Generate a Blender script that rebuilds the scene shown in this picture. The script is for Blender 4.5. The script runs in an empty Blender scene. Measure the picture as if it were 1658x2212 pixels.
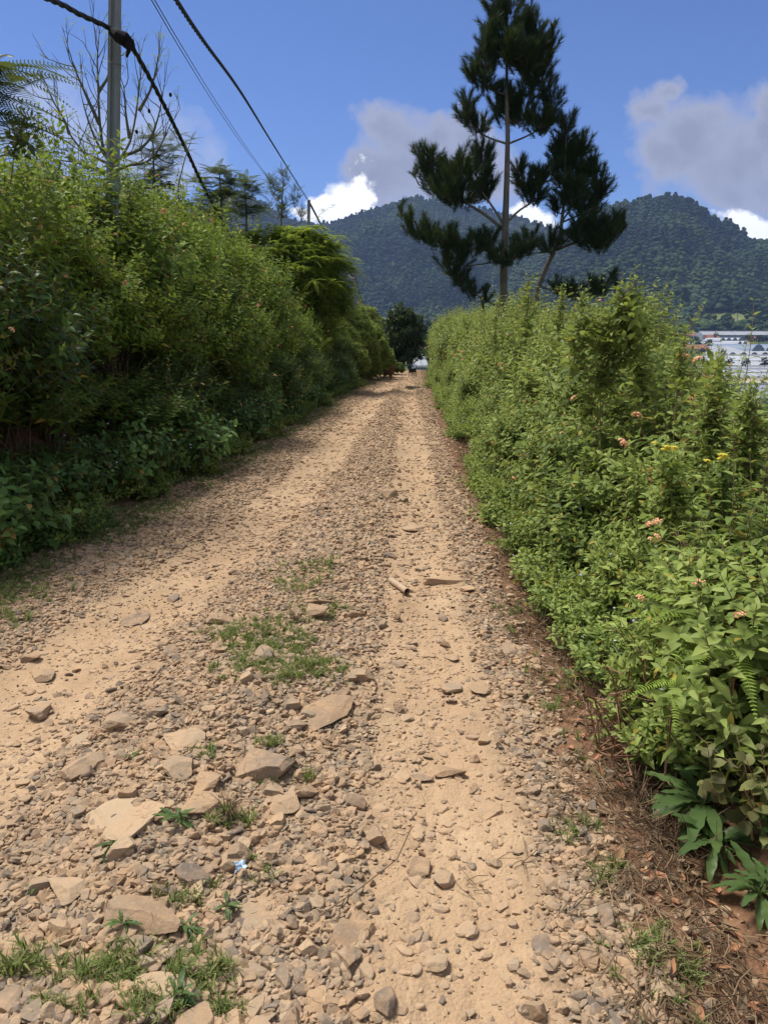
import bpy, math
import numpy as np
R = math.radians
rng = np.random.default_rng(11)
sc = bpy.context.scene
COL = sc.collection

# ------------------------------------------------------------------ camera model
PITCH = R(12.95); FPX = 739.0; EYE = 1.6
cp, sp = math.cos(PITCH), math.sin(PITCH)
K = 767 / 1658.0
def ray(px, py):
    u = (px * K - 383.5) / FPX; v = (512 - py * K) / FPX
    return np.array([u, cp + v * sp, -sp + v * cp])
def at(px, py, Y):
    d = ray(px, py); t = Y / d[1]
    return np.array([d[0] * t, Y, EYE + d[2] * t])
def sky_line(lst):
    a = []; s = []
    for px, py in lst:
        d = ray(px, py); a.append(d[0] / d[1]); s.append(d[2] / d[1])
    return np.array(a), np.array(s)

# ------------------------------------------------------------------ noise
def _h(ix, iy, seed):
    n = (ix.astype(np.int64) * 374761393 + iy.astype(np.int64) * 668265263 + seed * 974711) & 0x7fffffff
    n = ((n ^ (n >> 13)) * 1274126177) & 0x7fffffff
    n = (n ^ (n >> 16)) & 0xffff
    return n / 65535.0
def vnoise(x, y, seed=0):
    x = np.asarray(x, float); y = np.asarray(y, float)
    ix = np.floor(x); iy = np.floor(y); fx = x - ix; fy = y - iy
    fx = fx * fx * (3 - 2 * fx); fy = fy * fy * (3 - 2 * fy)
    a = _h(ix, iy, seed); b = _h(ix + 1, iy, seed); c = _h(ix, iy + 1, seed); d = _h(ix + 1, iy + 1, seed)
    return (a * (1 - fx) + b * fx) * (1 - fy) + (c * (1 - fx) + d * fx) * fy
def fbm(x, y, o=4, seed=0):
    s = 0; A = 1; T = 0
    for i in range(o):
        s = s + A * vnoise(np.asarray(x) * 2 ** i, np.asarray(y) * 2 ** i, seed + i); T += A; A *= .5
    return s / T - .5
def sst(a, b, x):
    t = np.clip((x - a) / (b - a), 0, 1); return t * t * (3 - 2 * t)

# ------------------------------------------------------------------ terrain
def xl(y): return np.interp(y, [1.5, 4.5, 9.6, 17, 22, 30, 34, 40, 46], [-3.2, -2.5, -2.0, -1.4, -1.2, -.55, .0, .6, 1.3])
def xr(y): return np.interp(y, [0, 4.4, 10, 22, 33, 43, 48, 54], [.95, 1.03, 1.22, 1.66, 2.0, 2.3, 3.4, 7.0])
def tl(y): return np.interp(y, [1, 3.2, 4.5, 5.7, 8.2, 20, 44], [-1.7, -1.6, -1.5, -1.23, -.95, -.35, 1.4])
def tr(y): return .14 + .026 * np.clip(y, -20, 60)
VAL_R = [0, 60, 120, 250, 400, 600, 800, 1000, 1100, 6000]
VAL_Z = [-10, -11, -15, -17.5, -16, -12, -4, 9, 18, 60]
MLa, MLs = sky_line([(-400, 560), (0, 520), (300, 470), (440, 440), (480, 405), (540, 425), (600, 462), (640, 480), (700, 487), (760, 468), (860, 440), (905, 428), (960, 437), (1080, 460), (1150, 482), (1200, 498), (1300, 540), (1400, 600), (1900, 720)])
MRa, MRs = sky_line([(900, 740), (1000, 680), (1100, 600), (1180, 540), (1240, 492), (1300, 458), (1335, 442), (1380, 440), (1440, 426), (1480, 432), (1530, 462), (1580, 490), (1620, 515), (1658, 526), (1750, 560), (2000, 640)])
def mountains(x, y):
    r = np.hypot(x, y); th = np.arctan2(x, y)
    front = sst(R(75), R(55), np.abs(th))
    a = np.tan(np.clip(th, -R(70), R(70))); c = np.cos(np.clip(th, -R(70), R(70)))
    nz = fbm(th * 14, r / 420, 5, 3); nz2 = fbm(x / 260, y / 260, 5, 9)
    out = np.zeros_like(r) - 500.
    for (A, S, r0, r1, lift) in ((MLa, MLs, 1250, 2250, 11), (MRa, MRs, 960, 1650, 11)):
        zr = EYE + np.interp(a, A, S) * c * r1 - lift
        t = (r - r0) / (r1 - r0)
        tt = np.clip(t, 0, 1)
        prof = .42 * tt + .58 * tt ** 1.7
        mid = np.sin(np.pi * tt)
        h = (zr - 10) * (prof + mid * (.75 * nz + .30 * nz2)) + 10
        back = np.clip(t - 1, 0, 9)
        h = h - back * (zr * .9)
        h = np.where(t < 0, 10 + t * 200, h)
        out = np.maximum(out, h * front + (1 - front) * 15)
    return out
def H(x, y):
    x = np.asarray(x, float); y = np.asarray(y, float)
    r = np.hypot(x, y); th = np.arctan2(x, y)
    L = xl(y); Rr = xr(y)
    dl = L - x; dr = x - Rr
    n1 = fbm(x * .9, y * .9, 3, 1); n2 = fbm(x * 4.5, y * 4.5, 3, 2); n3 = fbm(x * 17, y * 17, 2, 4)
    fade = sst(60, 15, r)
    z = .10 * n1 * fade + .045 * n2 * fade + .018 * n3 * sst(9, 3, r)
    mid = (tl(y) + tr(y)) / 2
    z = z + .07 * np.exp(-((x - mid) / .38) ** 2) - .035 * np.exp(-((x - tl(y)) / .35) ** 2) - .035 * np.exp(-((x - tr(y)) / .26) ** 2)
    z = z - np.clip(y - 44, 0, 60) * .10
    bank = sst(.35, 1.45, dl) * (.75 + .4 * vnoise(y * .6, x * 0, 6)) + np.clip(dl - 1.35, 0, 40) * .10
    bank = bank * (1 + .25 * n2)
    rs = -.13 * np.exp(-((dr - .06) / .15) ** 2) + .10 * sst(.16, .45, dr) * (.6 + .8 * vnoise(y * 1.4, x * 0, 8)) - np.clip(dr - 1.1, 0, 1.6) * .25 - np.clip(dr - 2.7, 0, 200) * .52
    z = z + bank + rs
    zv = np.interp(r, VAL_R, VAL_Z) + 5 * fbm(x / 90, y / 90, 3, 5) * sst(80, 250, r)
    w = sst(45, 130, r)
    z2 = z * (1 - w) + zv * w
    z2 = np.maximum(z2, np.where(dr > 0, zv - 1, -1e9))
    return np.where(r > 850, np.maximum(z2, mountains(x, y)), z2)

# ------------------------------------------------------------------ mesh helpers
class MB:
    def __init__(s): s.V = []; s.F = []; s.n = 0
    def add(s, V, F, mi=0):
        V = np.asarray(V, float).reshape(-1, 3); F = np.asarray(F, np.int64)
        if len(V) == 0: return s
        s.V.append(V); s.F.append((F + s.n, mi)); s.n += len(V); return s
    def mesh(s, name, mats, smooth=False):
        me = bpy.data.meshes.new(name)
        V = np.concatenate(s.V)
        me.vertices.add(len(V)); me.vertices.foreach_set('co', V.astype(np.float32).ravel())
        lt = np.concatenate([np.full(len(f), f.shape[1]) for f, _ in s.F]).astype(np.int32)
        li = np.concatenate([f.ravel() for f, _ in s.F]).astype(np.int32)
        mi = np.concatenate([np.full(len(f), m) for f, m in s.F]).astype(np.int32)
        me.loops.add(len(li)); me.loops.foreach_set('vertex_index', li)
        me.polygons.add(len(lt))
        me.polygons.foreach_set('loop_start', (np.cumsum(lt) - lt).astype(np.int32))
        me.polygons.foreach_set('loop_total', lt)
        for m in (mats if isinstance(mats, (list, tuple)) else [mats]): me.materials.append(m)
        me.polygons.foreach_set('material_index', mi)
        me.polygons.foreach_set('use_smooth', np.full(len(lt), smooth))
        me.update(calc_edges=True); me.validate()
        return me
    def build(s, name, mats, parent=None, smooth=False, loc=None):
        o = bpy.data.objects.new(name, s.mesh(name, mats, smooth)); COL.objects.link(o)
        if parent is not None: o.parent = parent
        if loc is not None: o.location = loc
        return o
def tag(o, label=None, cat=None, group=None, kind=None):
    if label: o['label'] = label
    if cat: o['category'] = cat
    if group: o['group'] = group
    if kind: o['kind'] = kind
    return o
def empty(name, loc, rz=0, **k):
    o = bpy.data.objects.new(name, None); COL.objects.link(o)
    o.location = loc; o.rotation_euler = (0, 0, rz); o.empty_display_size = .1
    return tag(o, **k)
def copy_tree(o, parent=None):
    c = o.copy(); COL.objects.link(c)
    if parent is not None: c.parent = parent
    for ch in list(o.children): copy_tree(ch, c)
    return c
def unit(v):
    v = np.asarray(v, float); return v / (np.linalg.norm(v, axis=-1, keepdims=True) + 1e-12)
def frames(z, spin):
    """rotation matrices whose 3rd column is z"""
    z = unit(z); ref = np.where(np.abs(z[:, 2:3]) < .9, [[0, 0, 1.]], [[1., 0, 0]])
    x = unit(np.cross(ref, z)); y = np.cross(z, x)
    c = np.cos(spin)[:, None]; s = np.sin(spin)[:, None]
    return np.stack([x * c + y * s, -x * s + y * c, z], axis=2)
def inst(T, Rm, S, P):
    TV, TF = T
    S = np.asarray(S, float); S = S[:, None] if S.ndim == 1 else S
    V = np.einsum('nij,nmj->nmi', Rm, TV[None] * S[:, None, :]) + P[:, None, :]
    F = TF[None] + (np.arange(len(P)) * len(TV))[:, None, None]
    return V.reshape(-1, 3), F.reshape(-1, TF.shape[1])
def merge(parts):
    V = []; F = []; n = 0
    for v, f in parts:
        V.append(v); F.append(f + n); n += len(v)
    return np.concatenate(V), np.concatenate(F)
def tube(P, r, k=6, cap=True):
    P = np.asarray(P, float); n = len(P); r = np.full(n, r) if np.isscalar(r) else np.asarray(r, float)
    T = unit(np.gradient(P, axis=0)); Fm = frames(T, np.zeros(n))
    # keep frames consistent
    for i in range(1, n):
        x = Fm[i - 1][:, 0] - T[i] * (Fm[i - 1][:, 0] @ T[i]); x /= np.linalg.norm(x) + 1e-9
        Fm[i] = np.stack([x, np.cross(T[i], x), T[i]], axis=1)
    a = np.arange(k) * 2 * np.pi / k
    ring = np.stack([np.cos(a), np.sin(a), 0 * a], 1)
    V = (np.einsum('nij,kj->nki', Fm, ring) * r[:, None, None] + P[:, None]).reshape(-1, 3)
    i = np.arange(n - 1)[:, None] * k; j = np.arange(k)[None]; j2 = (j + 1) % k
    F = np.stack([i + j, i + j2, i + k + j2, i + k + j], 2).reshape(-1, 4)
    if cap:
        V = np.concatenate([V, P[:1], P[-1:]]); c0 = n * k; c1 = c0 + 1; jj = np.arange(k); kk = (jj + 1) % k
        F = np.concatenate([F, np.stack([jj, np.full(k, c0), kk, kk], 1)[:, [0, 1, 2, 2]] if False else np.empty((0, 4), int)])
    return V, F
def bow(a, b, sag=.1, n=5, jit=0.0):
    a = np.asarray(a, float); b = np.asarray(b, float); t = np.linspace(0, 1, n)[:, None]
    P = a * (1 - t) + b * t; L = np.linalg.norm(b - a)
    off = np.array([0, 0, -sag * L])
    P = P + off * np.sin(np.pi * t)
    if jit: P[1:-1] += rng.normal(0, jit * L, (n - 2, 3))
    return P
def box(c, s, rz=0):
    c = np.asarray(c, float); s = np.asarray(s, float) / 2
    V = np.array([[x, y, z] for z in (-1, 1) for y in (-1, 1) for x in (-1, 1)]) * s
    ca, sa = math.cos(rz), math.sin(rz)
    V = V @ np.array([[ca, sa, 0], [-sa, ca, 0], [0, 0, 1]]) + c
    return V, np.array([[0, 2, 3, 1], [4, 5, 7, 6], [0, 1, 5, 4], [2, 6, 7, 3], [0, 4, 6, 2], [1, 3, 7, 5]])
def ico(sub):
    t = (1 + 5 ** .5) / 2
    V = [(-1, t, 0), (1, t, 0), (-1, -t, 0), (1, -t, 0), (0, -1, t), (0, 1, t), (0, -1, -t), (0, 1, -t), (t, 0, -1), (t, 0, 1), (-t, 0, -1), (-t, 0, 1)]
    F = [(0, 11, 5), (0, 5, 1), (0, 1, 7), (0, 7, 10), (0, 10, 11), (1, 5, 9), (5, 11, 4), (11, 10, 2), (10, 7, 6), (7, 1, 8), (3, 9, 4), (3, 4, 2), (3, 2, 6), (3, 6, 8), (3, 8, 9), (4, 9, 5), (2, 4, 11), (6, 2, 10), (8, 6, 7), (9, 8, 1)]
    V = [list(unit(v)) for v in V]
    for _ in range(sub):
        m = {}; F2 = []
        def mid(a, b):
            k = (min(a, b), max(a, b))
            if k not in m:
                m[k] = len(V); V.append(list(unit((np.array(V[a]) + V[b]) / 2)))
            return m[k]
        for a, b, c in F:
            x, y, z = mid(a, b), mid(b, c), mid(c, a); F2 += [(a, x, z), (b, y, x), (c, z, y), (x, y, z)]
        F = F2
    return np.array(V), np.array(F)
ICO = {i: ico(i) for i in range(5)}
def n3(P, f, seed):
    return (vnoise(P[:, 0] * f + 31, P[:, 1] * f + P[:, 2] * f * .7, seed) + vnoise(P[:, 1] * f + 7, P[:, 2] * f - P[:, 0] * f * .6, seed + 1) + vnoise(P[:, 2] * f + 17, P[:, 0] * f + P[:, 1] * f * .5, seed + 2)) / 3 - .5
def rock(seed, sub=2, dims=(1, 1, .6), cuts=9, rough=.06):
    g = np.random.default_rng(seed); V, F = ICO[sub]; V = V.copy()
    N = unit(g.normal(size=(cuts, 3))); D = g.uniform(.45, .82, cuts)
    for n, d in zip(N, D):
        h = V @ n; V = V - np.clip(h - d, 0, None)[:, None] * n
    top = np.array([0.05, 0.03, 1.0]); h = V @ unit(top); V = V - np.clip(h - .6, 0, None)[:, None] * unit(top)
    V = V * (1 + rough * 2 * n3(V, 3.1, seed)[:, None] + rough * n3(V, 8, seed + 5)[:, None])
    V = V / np.abs(V).max(0)
    return V * np.array(dims) / 2, F

# ------------------------------------------------------------------ materials
def mat(name):
    m = bpy.data.materials.new(name); m.use_nodes = True; nt = m.node_tree
    for n in list(nt.nodes): nt.nodes.remove(n)
    return m, nt
class NT:
    def __init__(s, nt): s.nt = nt
    def n(s, t, **k):
        o = s.nt.nodes.new(t)
        for a, b in k.items():
            if a.startswith('i_'):
                o.inputs[a[2:].replace('_', ' ')].default_value = b
            else: setattr(o, a, b)
        return o
    def l(s, a, b): s.nt.links.new(a, b); return b
    def math(s, op, a, b=None, c=None):
        o = s.nt.nodes.new('ShaderNodeMath'); o.operation = op
        for i, v in enumerate((a, b, c)):
            if v is None: continue
            if isinstance(v, (int, float)): o.inputs[i].default_value = v
            else: s.l(v, o.inputs[i])
        return o.outputs[0]
    def mix(s, f, a, b, blend='MIX'):
        o = s.nt.nodes.new('ShaderNodeMix'); o.data_type = 'RGBA'; o.blend_type = blend
        for i, v in ((0, f), (6, a), (7, b)):
            if isinstance(v, (int, float)): o.inputs[i].default_value = v
            elif isinstance(v, (tuple, list)): o.inputs[i].default_value = (*v[:3], 1)
            else: s.l(v, o.inputs[i])
        return o.outputs[2]
    def noise(s, scale, detail=3, rough=.55, vec=None, dist=0):
        o = s.n('ShaderNodeTexNoise'); o.inputs['Scale'].default_value = scale; o.inputs['Detail'].default_value = detail
        o.inputs['Roughness'].default_value = rough; o.inputs['Distortion'].default_value = dist
        if vec is not None: s.l(vec, o.inputs['Vector'])
        return o.outputs['Fac']
    def ramp(s, f, stops):
        o = s.n('ShaderNodeValToRGB'); e = o.color_ramp.elements
        while len(e) < len(stops): e.new(.5)
        for el, (p, c) in zip(e, stops): el.position = p; el.color = (*c, 1) if len(c) == 3 else c
        s.l(f, o.inputs[0]); return o.outputs[0]
    def mapr(s, f, a, b, c=0, d=1):
        o = s.n('ShaderNodeMapRange'); o.inputs[1].default_value = a; o.inputs[2].default_value = b; o.inputs[3].default_value = c; o.inputs[4].default_value = d
        s.l(f, o.inputs[0]); return o.outputs[0]
def simple(name, col, rough=.7, var=.25, scale=8, bump=.0, metal=0, island=0.0, objr=0.0, spec=.4):
    m, nt = mat(name); N = NT(nt)
    tc = N.n('ShaderNodeTexCoord').outputs['Object']
    f = N.noise(scale, 4, .6, tc)
    c = N.mix(f, tuple(x * (1 - var) for x in col), tuple(min(1, x * (1 + var)) for x in col))
    if objr:
        oi = N.n('ShaderNodeObjectInfo').outputs['Random']
        c = N.mix(N.mapr(oi, 0, 1, 0, objr), c, tuple(x * .35 for x in col))
    p = N.n('ShaderNodeBsdfPrincipled'); N.l(c, p.inputs['Base Color']); p.inputs['Roughness'].default_value = rough
    p.inputs['Metallic'].default_value = metal; p.inputs['Specular IOR Level'].default_value = spec
    if bump:
        b = N.n('ShaderNodeBump'); b.inputs['Strength'].default_value = bump; b.inputs['Distance'].default_value = .02
        N.l(N.noise(scale * 4, 4, .6, tc), b.inputs['Height']); N.l(b.outputs[0], p.inputs['Normal'])
    o = N.n('ShaderNodeOutputMaterial'); N.l(p.outputs[0], o.inputs[0]); return m
def leafmat(name, dark, mid, light, trans=.35, rough=.45, clump=1.3, yellow=None):
    """dark/mid/light: leaf tones, spread at random by leaf, clump and plant"""
    m, nt = mat(name); N = NT(nt)
    g = N.n('ShaderNodeNewGeometry'); isl = g.outputs['Random Per Island']
    oi = N.n('ShaderNodeObjectInfo').outputs['Random']
    tc = N.n('ShaderNodeTexCoord').outputs['Object']
    cl = N.noise(clump, 2, .5, tc)
    f = N.math('ADD', N.math('MULTIPLY', isl, .55), N.math('ADD', N.math('MULTIPLY', cl, .7), N.math('MULTIPLY', oi, .3)))
    f = N.math('SUBTRACT', f, .25)
    stops = [(0.12, dark), (.5, mid), (.95, light)]
    c = N.ramp(f, stops)
    if yellow:
        sel = N.math('GREATER_THAN', N.math('FRACT', N.math('MULTIPLY', isl, 37.7)), .972)
        c = N.mix(sel, c, yellow)
    d = N.n('ShaderNodeBsdfPrincipled'); N.l(c, d.inputs['Base Color']); d.inputs['Roughness'].default_value = rough
    d.inputs['Specular IOR Level'].default_value = .16
    t = N.n('ShaderNodeBsdfTranslucent'); tcg = N.mix(.5, c, (.32, .38, .06)); N.l(tcg, t.inputs['Color'])
    mx = N.n('ShaderNodeMixShader'); mx.inputs[0].default_value = trans
    N.l(d.outputs[0], mx.inputs[1]); N.l(t.outputs[0], mx.inputs[2])
    o = N.n('ShaderNodeOutputMaterial'); N.l(mx.outputs[0], o.inputs[0]); return m
def cloud_shadow_tone(m):  # broad tone patches across the forest stand in for cloud shadows
    nt = m.node_tree; N = NT(nt); rp_ = [n for n in nt.nodes if n.type == 'VALTORGB'][0]; src = rp_.inputs[0].links[0].from_socket
    pos = N.n('ShaderNodeNewGeometry').outputs['Position']; a = N.noise(.006, 3, .5, pos)
    N.l(N.math('ADD', src, N.mapr(a, .35, .65, -.38, .38)), rp_.inputs[0])
def stonemat(name, dusty=0.0):
    m, nt = mat(name); N = NT(nt)
    oi = N.n('ShaderNodeObjectInfo').outputs['Random']
    tc = N.n('ShaderNodeTexCoord').outputs['Object']
    geo = N.n('ShaderNodeNewGeometry')
    c = N.ramp(oi, [(0, (.25, .195, .14)), (.22, (.36, .26, .165)), (.42, (.27, .185, .115)), (.60, (.43, .315, .20)), (.8, (.205, .165, .125)), (1, (.14, .11, .085))])
    f = N.noise(9, 5, .65, geo.outputs['Position'])
    c = N.mix(N.mapr(f, .42, .62), c, N.mix(.6, c, (.46, .29, .16)))
    f2 = N.noise(60, 4, .7, geo.outputs['Position'])
    c = N.mix(N.mapr(f2, .3, .7, 0, .5), c, N.mix(.5, c, (.16, .13, .11)))
    c = N.mix(N.mapr(f2, .55, .75, 0, .35), c, (.52, .43, .33))
    vr = N.n('ShaderNodeTexVoronoi', feature='DISTANCE_TO_EDGE'); vr.inputs['Scale'].default_value = 11; wv_ = N.n('ShaderNodeTexNoise'); wv_.inputs['Scale'].default_value = 14; N.l(geo.outputs['Position'], wv_.inputs['Vector'])
    va = N.n('ShaderNodeVectorMath', operation='MULTIPLY_ADD'); N.l(wv_.outputs['Color'], va.inputs[0]); va.inputs[1].default_value = (.12, .12, .12); N.l(geo.outputs['Position'], va.inputs[2]); N.l(va.outputs[0], vr.inputs['Vector'])
    ck = N.mapr(vr.outputs['Distance'], 0, .022, 1, 0); c = N.mix(N.math('MULTIPLY', ck, N.mapr(f, .45, .6, 0, .8)), c, (.10, .075, .055))
    if dusty: c = N.mix(dusty, c, (.41, .285, .18))
    p = N.n('ShaderNodeBsdfPrincipled'); N.l(c, p.inputs['Base Color']); p.inputs['Roughness'].default_value = .9; p.inputs['Specular IOR Level'].default_value = .15
    b = N.n('ShaderNodeBump'); b.inputs['Strength'].default_value = .9; b.inputs['Distance'].default_value = .006
    N.l(N.noise(45, 6, .7, geo.outputs['Position']), b.inputs['Height']); N.l(b.outputs[0], p.inputs['Normal'])
    o = N.n('ShaderNodeOutputMaterial'); N.l(p.outputs[0], o.inputs[0]); return m
def groundmat(name, far=False):
    m, nt = mat(name); N = NT(nt)
    pos = N.n('ShaderNodeNewGeometry').outputs['Position']
    if far:
        f = N.noise(.02, 5, .6, pos); f2 = N.noise(.25, 4, .6, pos)
        c = N.mix(N.mapr(f, .4, .6), (.035, .062, .022), (.075, .10, .035))
        c = N.mix(N.mapr(f2, .45, .62), c, (.03, .05, .02))
        sa = N.n('ShaderNodeAttribute', attribute_name='soil').outputs['Fac']
        c = N.mix(sa, c, (.15, .17, .055))
        bh = f2; bs = .3; bd = 2.0
    else:
        dirt = N.n('ShaderNodeAttribute', attribute_name='dirt').outputs['Fac']
        soil = N.n('ShaderNodeAttribute', attribute_name='soil').outputs['Fac']
        f = N.noise(1.3, 5, .6, pos); f2 = N.noise(22, 5, .7, pos); f3 = N.noise(140, 3, .7, pos)
        vor = N.n('ShaderNodeTexVoronoi'); vor.inputs['Scale'].default_value = 26; N.l(pos, vor.inputs['Vector'])
        v2 = N.n('ShaderNodeTexVoronoi'); v2.inputs['Scale'].default_value = 85; N.l(pos, v2.inputs['Vector'])
        base = N.mix(N.mapr(f, .35, .65), (.355, .24, .142), (.46, .33, .205))
        base = N.mix(N.mapr(f2, .3, .7, 0, .6), base, (.27, .17, .10))
        base = N.mix(N.mapr(f3, .55, .75, 0, .5), base, (.53, .40, .27))
        grav = N.mix(N.n('ShaderNodeSeparateColor') and .5, (.27, .20, .14), (.40, .29, .19))
        vc = N.n('ShaderNodeSeparateColor'); N.l(vor.outputs['Color'], vc.inputs[0])
        grav = N.mix(vc.outputs[0], (.13, .095, .065), (.30, .22, .145))
        c = N.mix(dirt, grav, base)
        red = N.mix(N.mapr(f2, .35, .65), (.12, .062, .036), (.23, .13, .075))
        sm = N.mapr(N.math('ADD', soil, N.math('MULTIPLY', N.math('SUBTRACT', f2, .5), .7)), .3, .7)
        c = N.mix(sm, c, red)
        bh = N.math('ADD', N.math('MULTIPLY', f2, .7), N.math('ADD', N.math('MULTIPLY', f3, .25), N.math('MULTIPLY', N.math('SUBTRACT', 1, v2.outputs['Distance']), .35)))
        bs = .55; bd = .02
    p = N.n('ShaderNodeBsdfPrincipled'); N.l(c, p.inputs['Base Color']); p.inputs['Roughness'].default_value = .95; p.inputs['Specular IOR Level'].default_value = .15
    b = N.n('ShaderNodeBump'); b.inputs['Strength'].default_value = bs; b.inputs['Distance'].default_value = bd
    N.l(bh, b.inputs['Height']); N.l(b.outputs[0], p.inputs['Normal'])
    o = N.n('ShaderNodeOutputMaterial'); N.l(p.outputs[0], o.inputs[0]); return m

M = {}
M['ground'] = groundmat('earth'); M['far'] = groundmat('far_earth', True)
M['stone'] = stonemat('stone'); M['dusty'] = stonemat('dusty_stone', .6)
M['lantana'] = leafmat('lantana_leaf', (.016, .042, .016), (.048, .105, .020), (.13, .22, .035), .34, .42, 1.6, (.34, .27, .05))  # darkened copy of the leaf; hedge shade is put into its colour
M['lantana_r'] = leafmat('lantana_leaf_sunlit', (.075, .12, .032), (.20, .27, .062), (.37, .44, .13), .38, .55, 1.6, (.36, .30, .06))  # yellow-green leaf, its colour brightened in place of strong sun
M['lantana_b'] = leafmat('lantana_leaf_lit', (.035, .08, .018), (.135, .225, .026), (.29, .40, .05), .38, .55, 1.3, (.34, .27, .05))  # brightened copy for the left hedge; sunlight is put into its colour
M['weed'] = leafmat('weed_leaf', (.04, .085, .028), (.08, .16, .042), (.17, .28, .07), .25, .45, 2.5, (.30, .20, .06))
M['bigleaf'] = leafmat('broad_leaf', (.038, .070, .026), (.068, .115, .038), (.12, .18, .055), .25, .4, 2.5)
M['mallow'] = leafmat('reddish_leaf', (.09, .075, .035), (.13, .14, .05), (.20, .20, .07), .3, .5, 2.5)
M['fern'] = leafmat('fern_leaf', (.22, .34, .05), (.32, .46, .08), (.42, .56, .12), .4, .5, 2.5)
M['feather'] = leafmat('feathery_leaf', (.12, .18, .022), (.25, .34, .04), (.38, .47, .07), .4, .5, 1.0)
M['frond'] = leafmat('frond_leaf', (.02, .042, .02), (.035, .07, .03), (.06, .10, .04), .25, .5, 1.5)
M['needle'] = leafmat('pine_needle', (.010, .027, .015), (.020, .047, .023), (.048, .080, .030), .08, .6, .35)
M['darkleaf'] = leafmat('glossy_dark_leaf', (.018, .038, .018), (.035, .065, .028), (.075, .11, .05), .15, .3, 1.2)
M['grass'] = leafmat('grass_blade', (.07, .11, .03), (.12, .18, .045), (.28, .27, .12), .3, .5, 6, (.42, .33, .15))
M['straw'] = simple('dry_straw', (.22, .145, .08), .8, .4, 20, objr=.8)
M['twig'] = simple('twig_bark', (.20, .13, .08), .85, .35, 20, .3)
M['reddish'] = simple('reddish_twig', (.26, .14, .085), .8, .35, 20, .3)
M['stem'] = simple('green_stem', (.10, .12, .04), .7, .3, 12)
M['bark'] = simple('pine_bark', (.135, .13, .105), .9, .55, 5, 1.0)
M['greybark'] = simple('grey_bark', (.12, .12, .085), .9, .4, 9, .6)
M['crown'] = leafmat('forest_crown', (.004, .012, .009), (.014, .034, .017), (.055, .082, .026), .0, .9, .6)
cloud_shadow_tone(M['crown'])
M['concrete'] = simple('pole_concrete', (.20, .235, .25), .85, .22, 6, .4)
M['cable'] = simple('cable_rubber', (.012, .012, .014), .5, .3, 30)
M['wire'] = simple('wire_metal', (.10, .11, .13), .5, .2, 30)
M['cloth'] = simple('black_cloth', (.004, .004, .006), 1.0, .3, 30)
M['peach'] = simple('peach_petal', (.74, .36, .20), .7, .3, 90)
M['yellow'] = simple('yellow_petal', (.60, .50, .04), .7, .2, 60)
M['lilac'] = simple('lilac_petal', (.55, .60, .80), .7, .2, 60)
M['poodle'] = simple('brown_curls', (.17, .085, .05), .95, .5, 30, .9)
M['blackfur'] = simple('black_fur', (.010, .010, .013), .6, .4, 30, .4)
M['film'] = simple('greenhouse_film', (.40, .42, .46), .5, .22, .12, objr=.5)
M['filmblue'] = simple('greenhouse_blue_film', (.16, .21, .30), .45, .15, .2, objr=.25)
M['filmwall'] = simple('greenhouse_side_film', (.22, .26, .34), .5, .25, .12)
M['filmtan'] = simple('dusty_film', (.36, .29, .20), .7, .25, .2)
M['ridge'] = simple('white_gutter', (.60, .61, .62), .5, .08, .3)
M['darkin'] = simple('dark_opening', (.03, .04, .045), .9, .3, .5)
M['redroof'] = simple('red_roof', (.22, .10, .07), .8, .3, .5)
M['wallpaint'] = simple('house_wall', (.60, .56, .50), .8, .12, .5)
M['pipe'] = simple('bamboo_pipe', (.40, .29, .19), .7, .3, 30, .3)
M['wrapper'] = simple('pale_blue_wrapper', (.40, .52, .66), .3, .3, 90)
M['petal_red'] = simple('dry_red_leaf', (.30, .14, .07), .8, .3, 30)
M['trunkpale'] = simple('pale_trunk', (.34, .30, .25), .9, .2, 1)
def watermat():
    m, nt = mat('puddle_water'); N = NT(nt)
    p = N.n('ShaderNodeBsdfPrincipled'); p.inputs['Base Color'].default_value = (.10, .085, .06, 1); p.inputs['Roughness'].default_value = .05
    b = N.n('ShaderNodeBump'); b.inputs['Strength'].default_value = .05
    N.l(N.noise(12, 2), b.inputs['Height']); N.l(b.outputs[0], p.inputs['Normal'])
    o = N.n('ShaderNodeOutputMaterial'); N.l(p.outputs[0], o.inputs[0]); return m
M['water'] = watermat()

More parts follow.
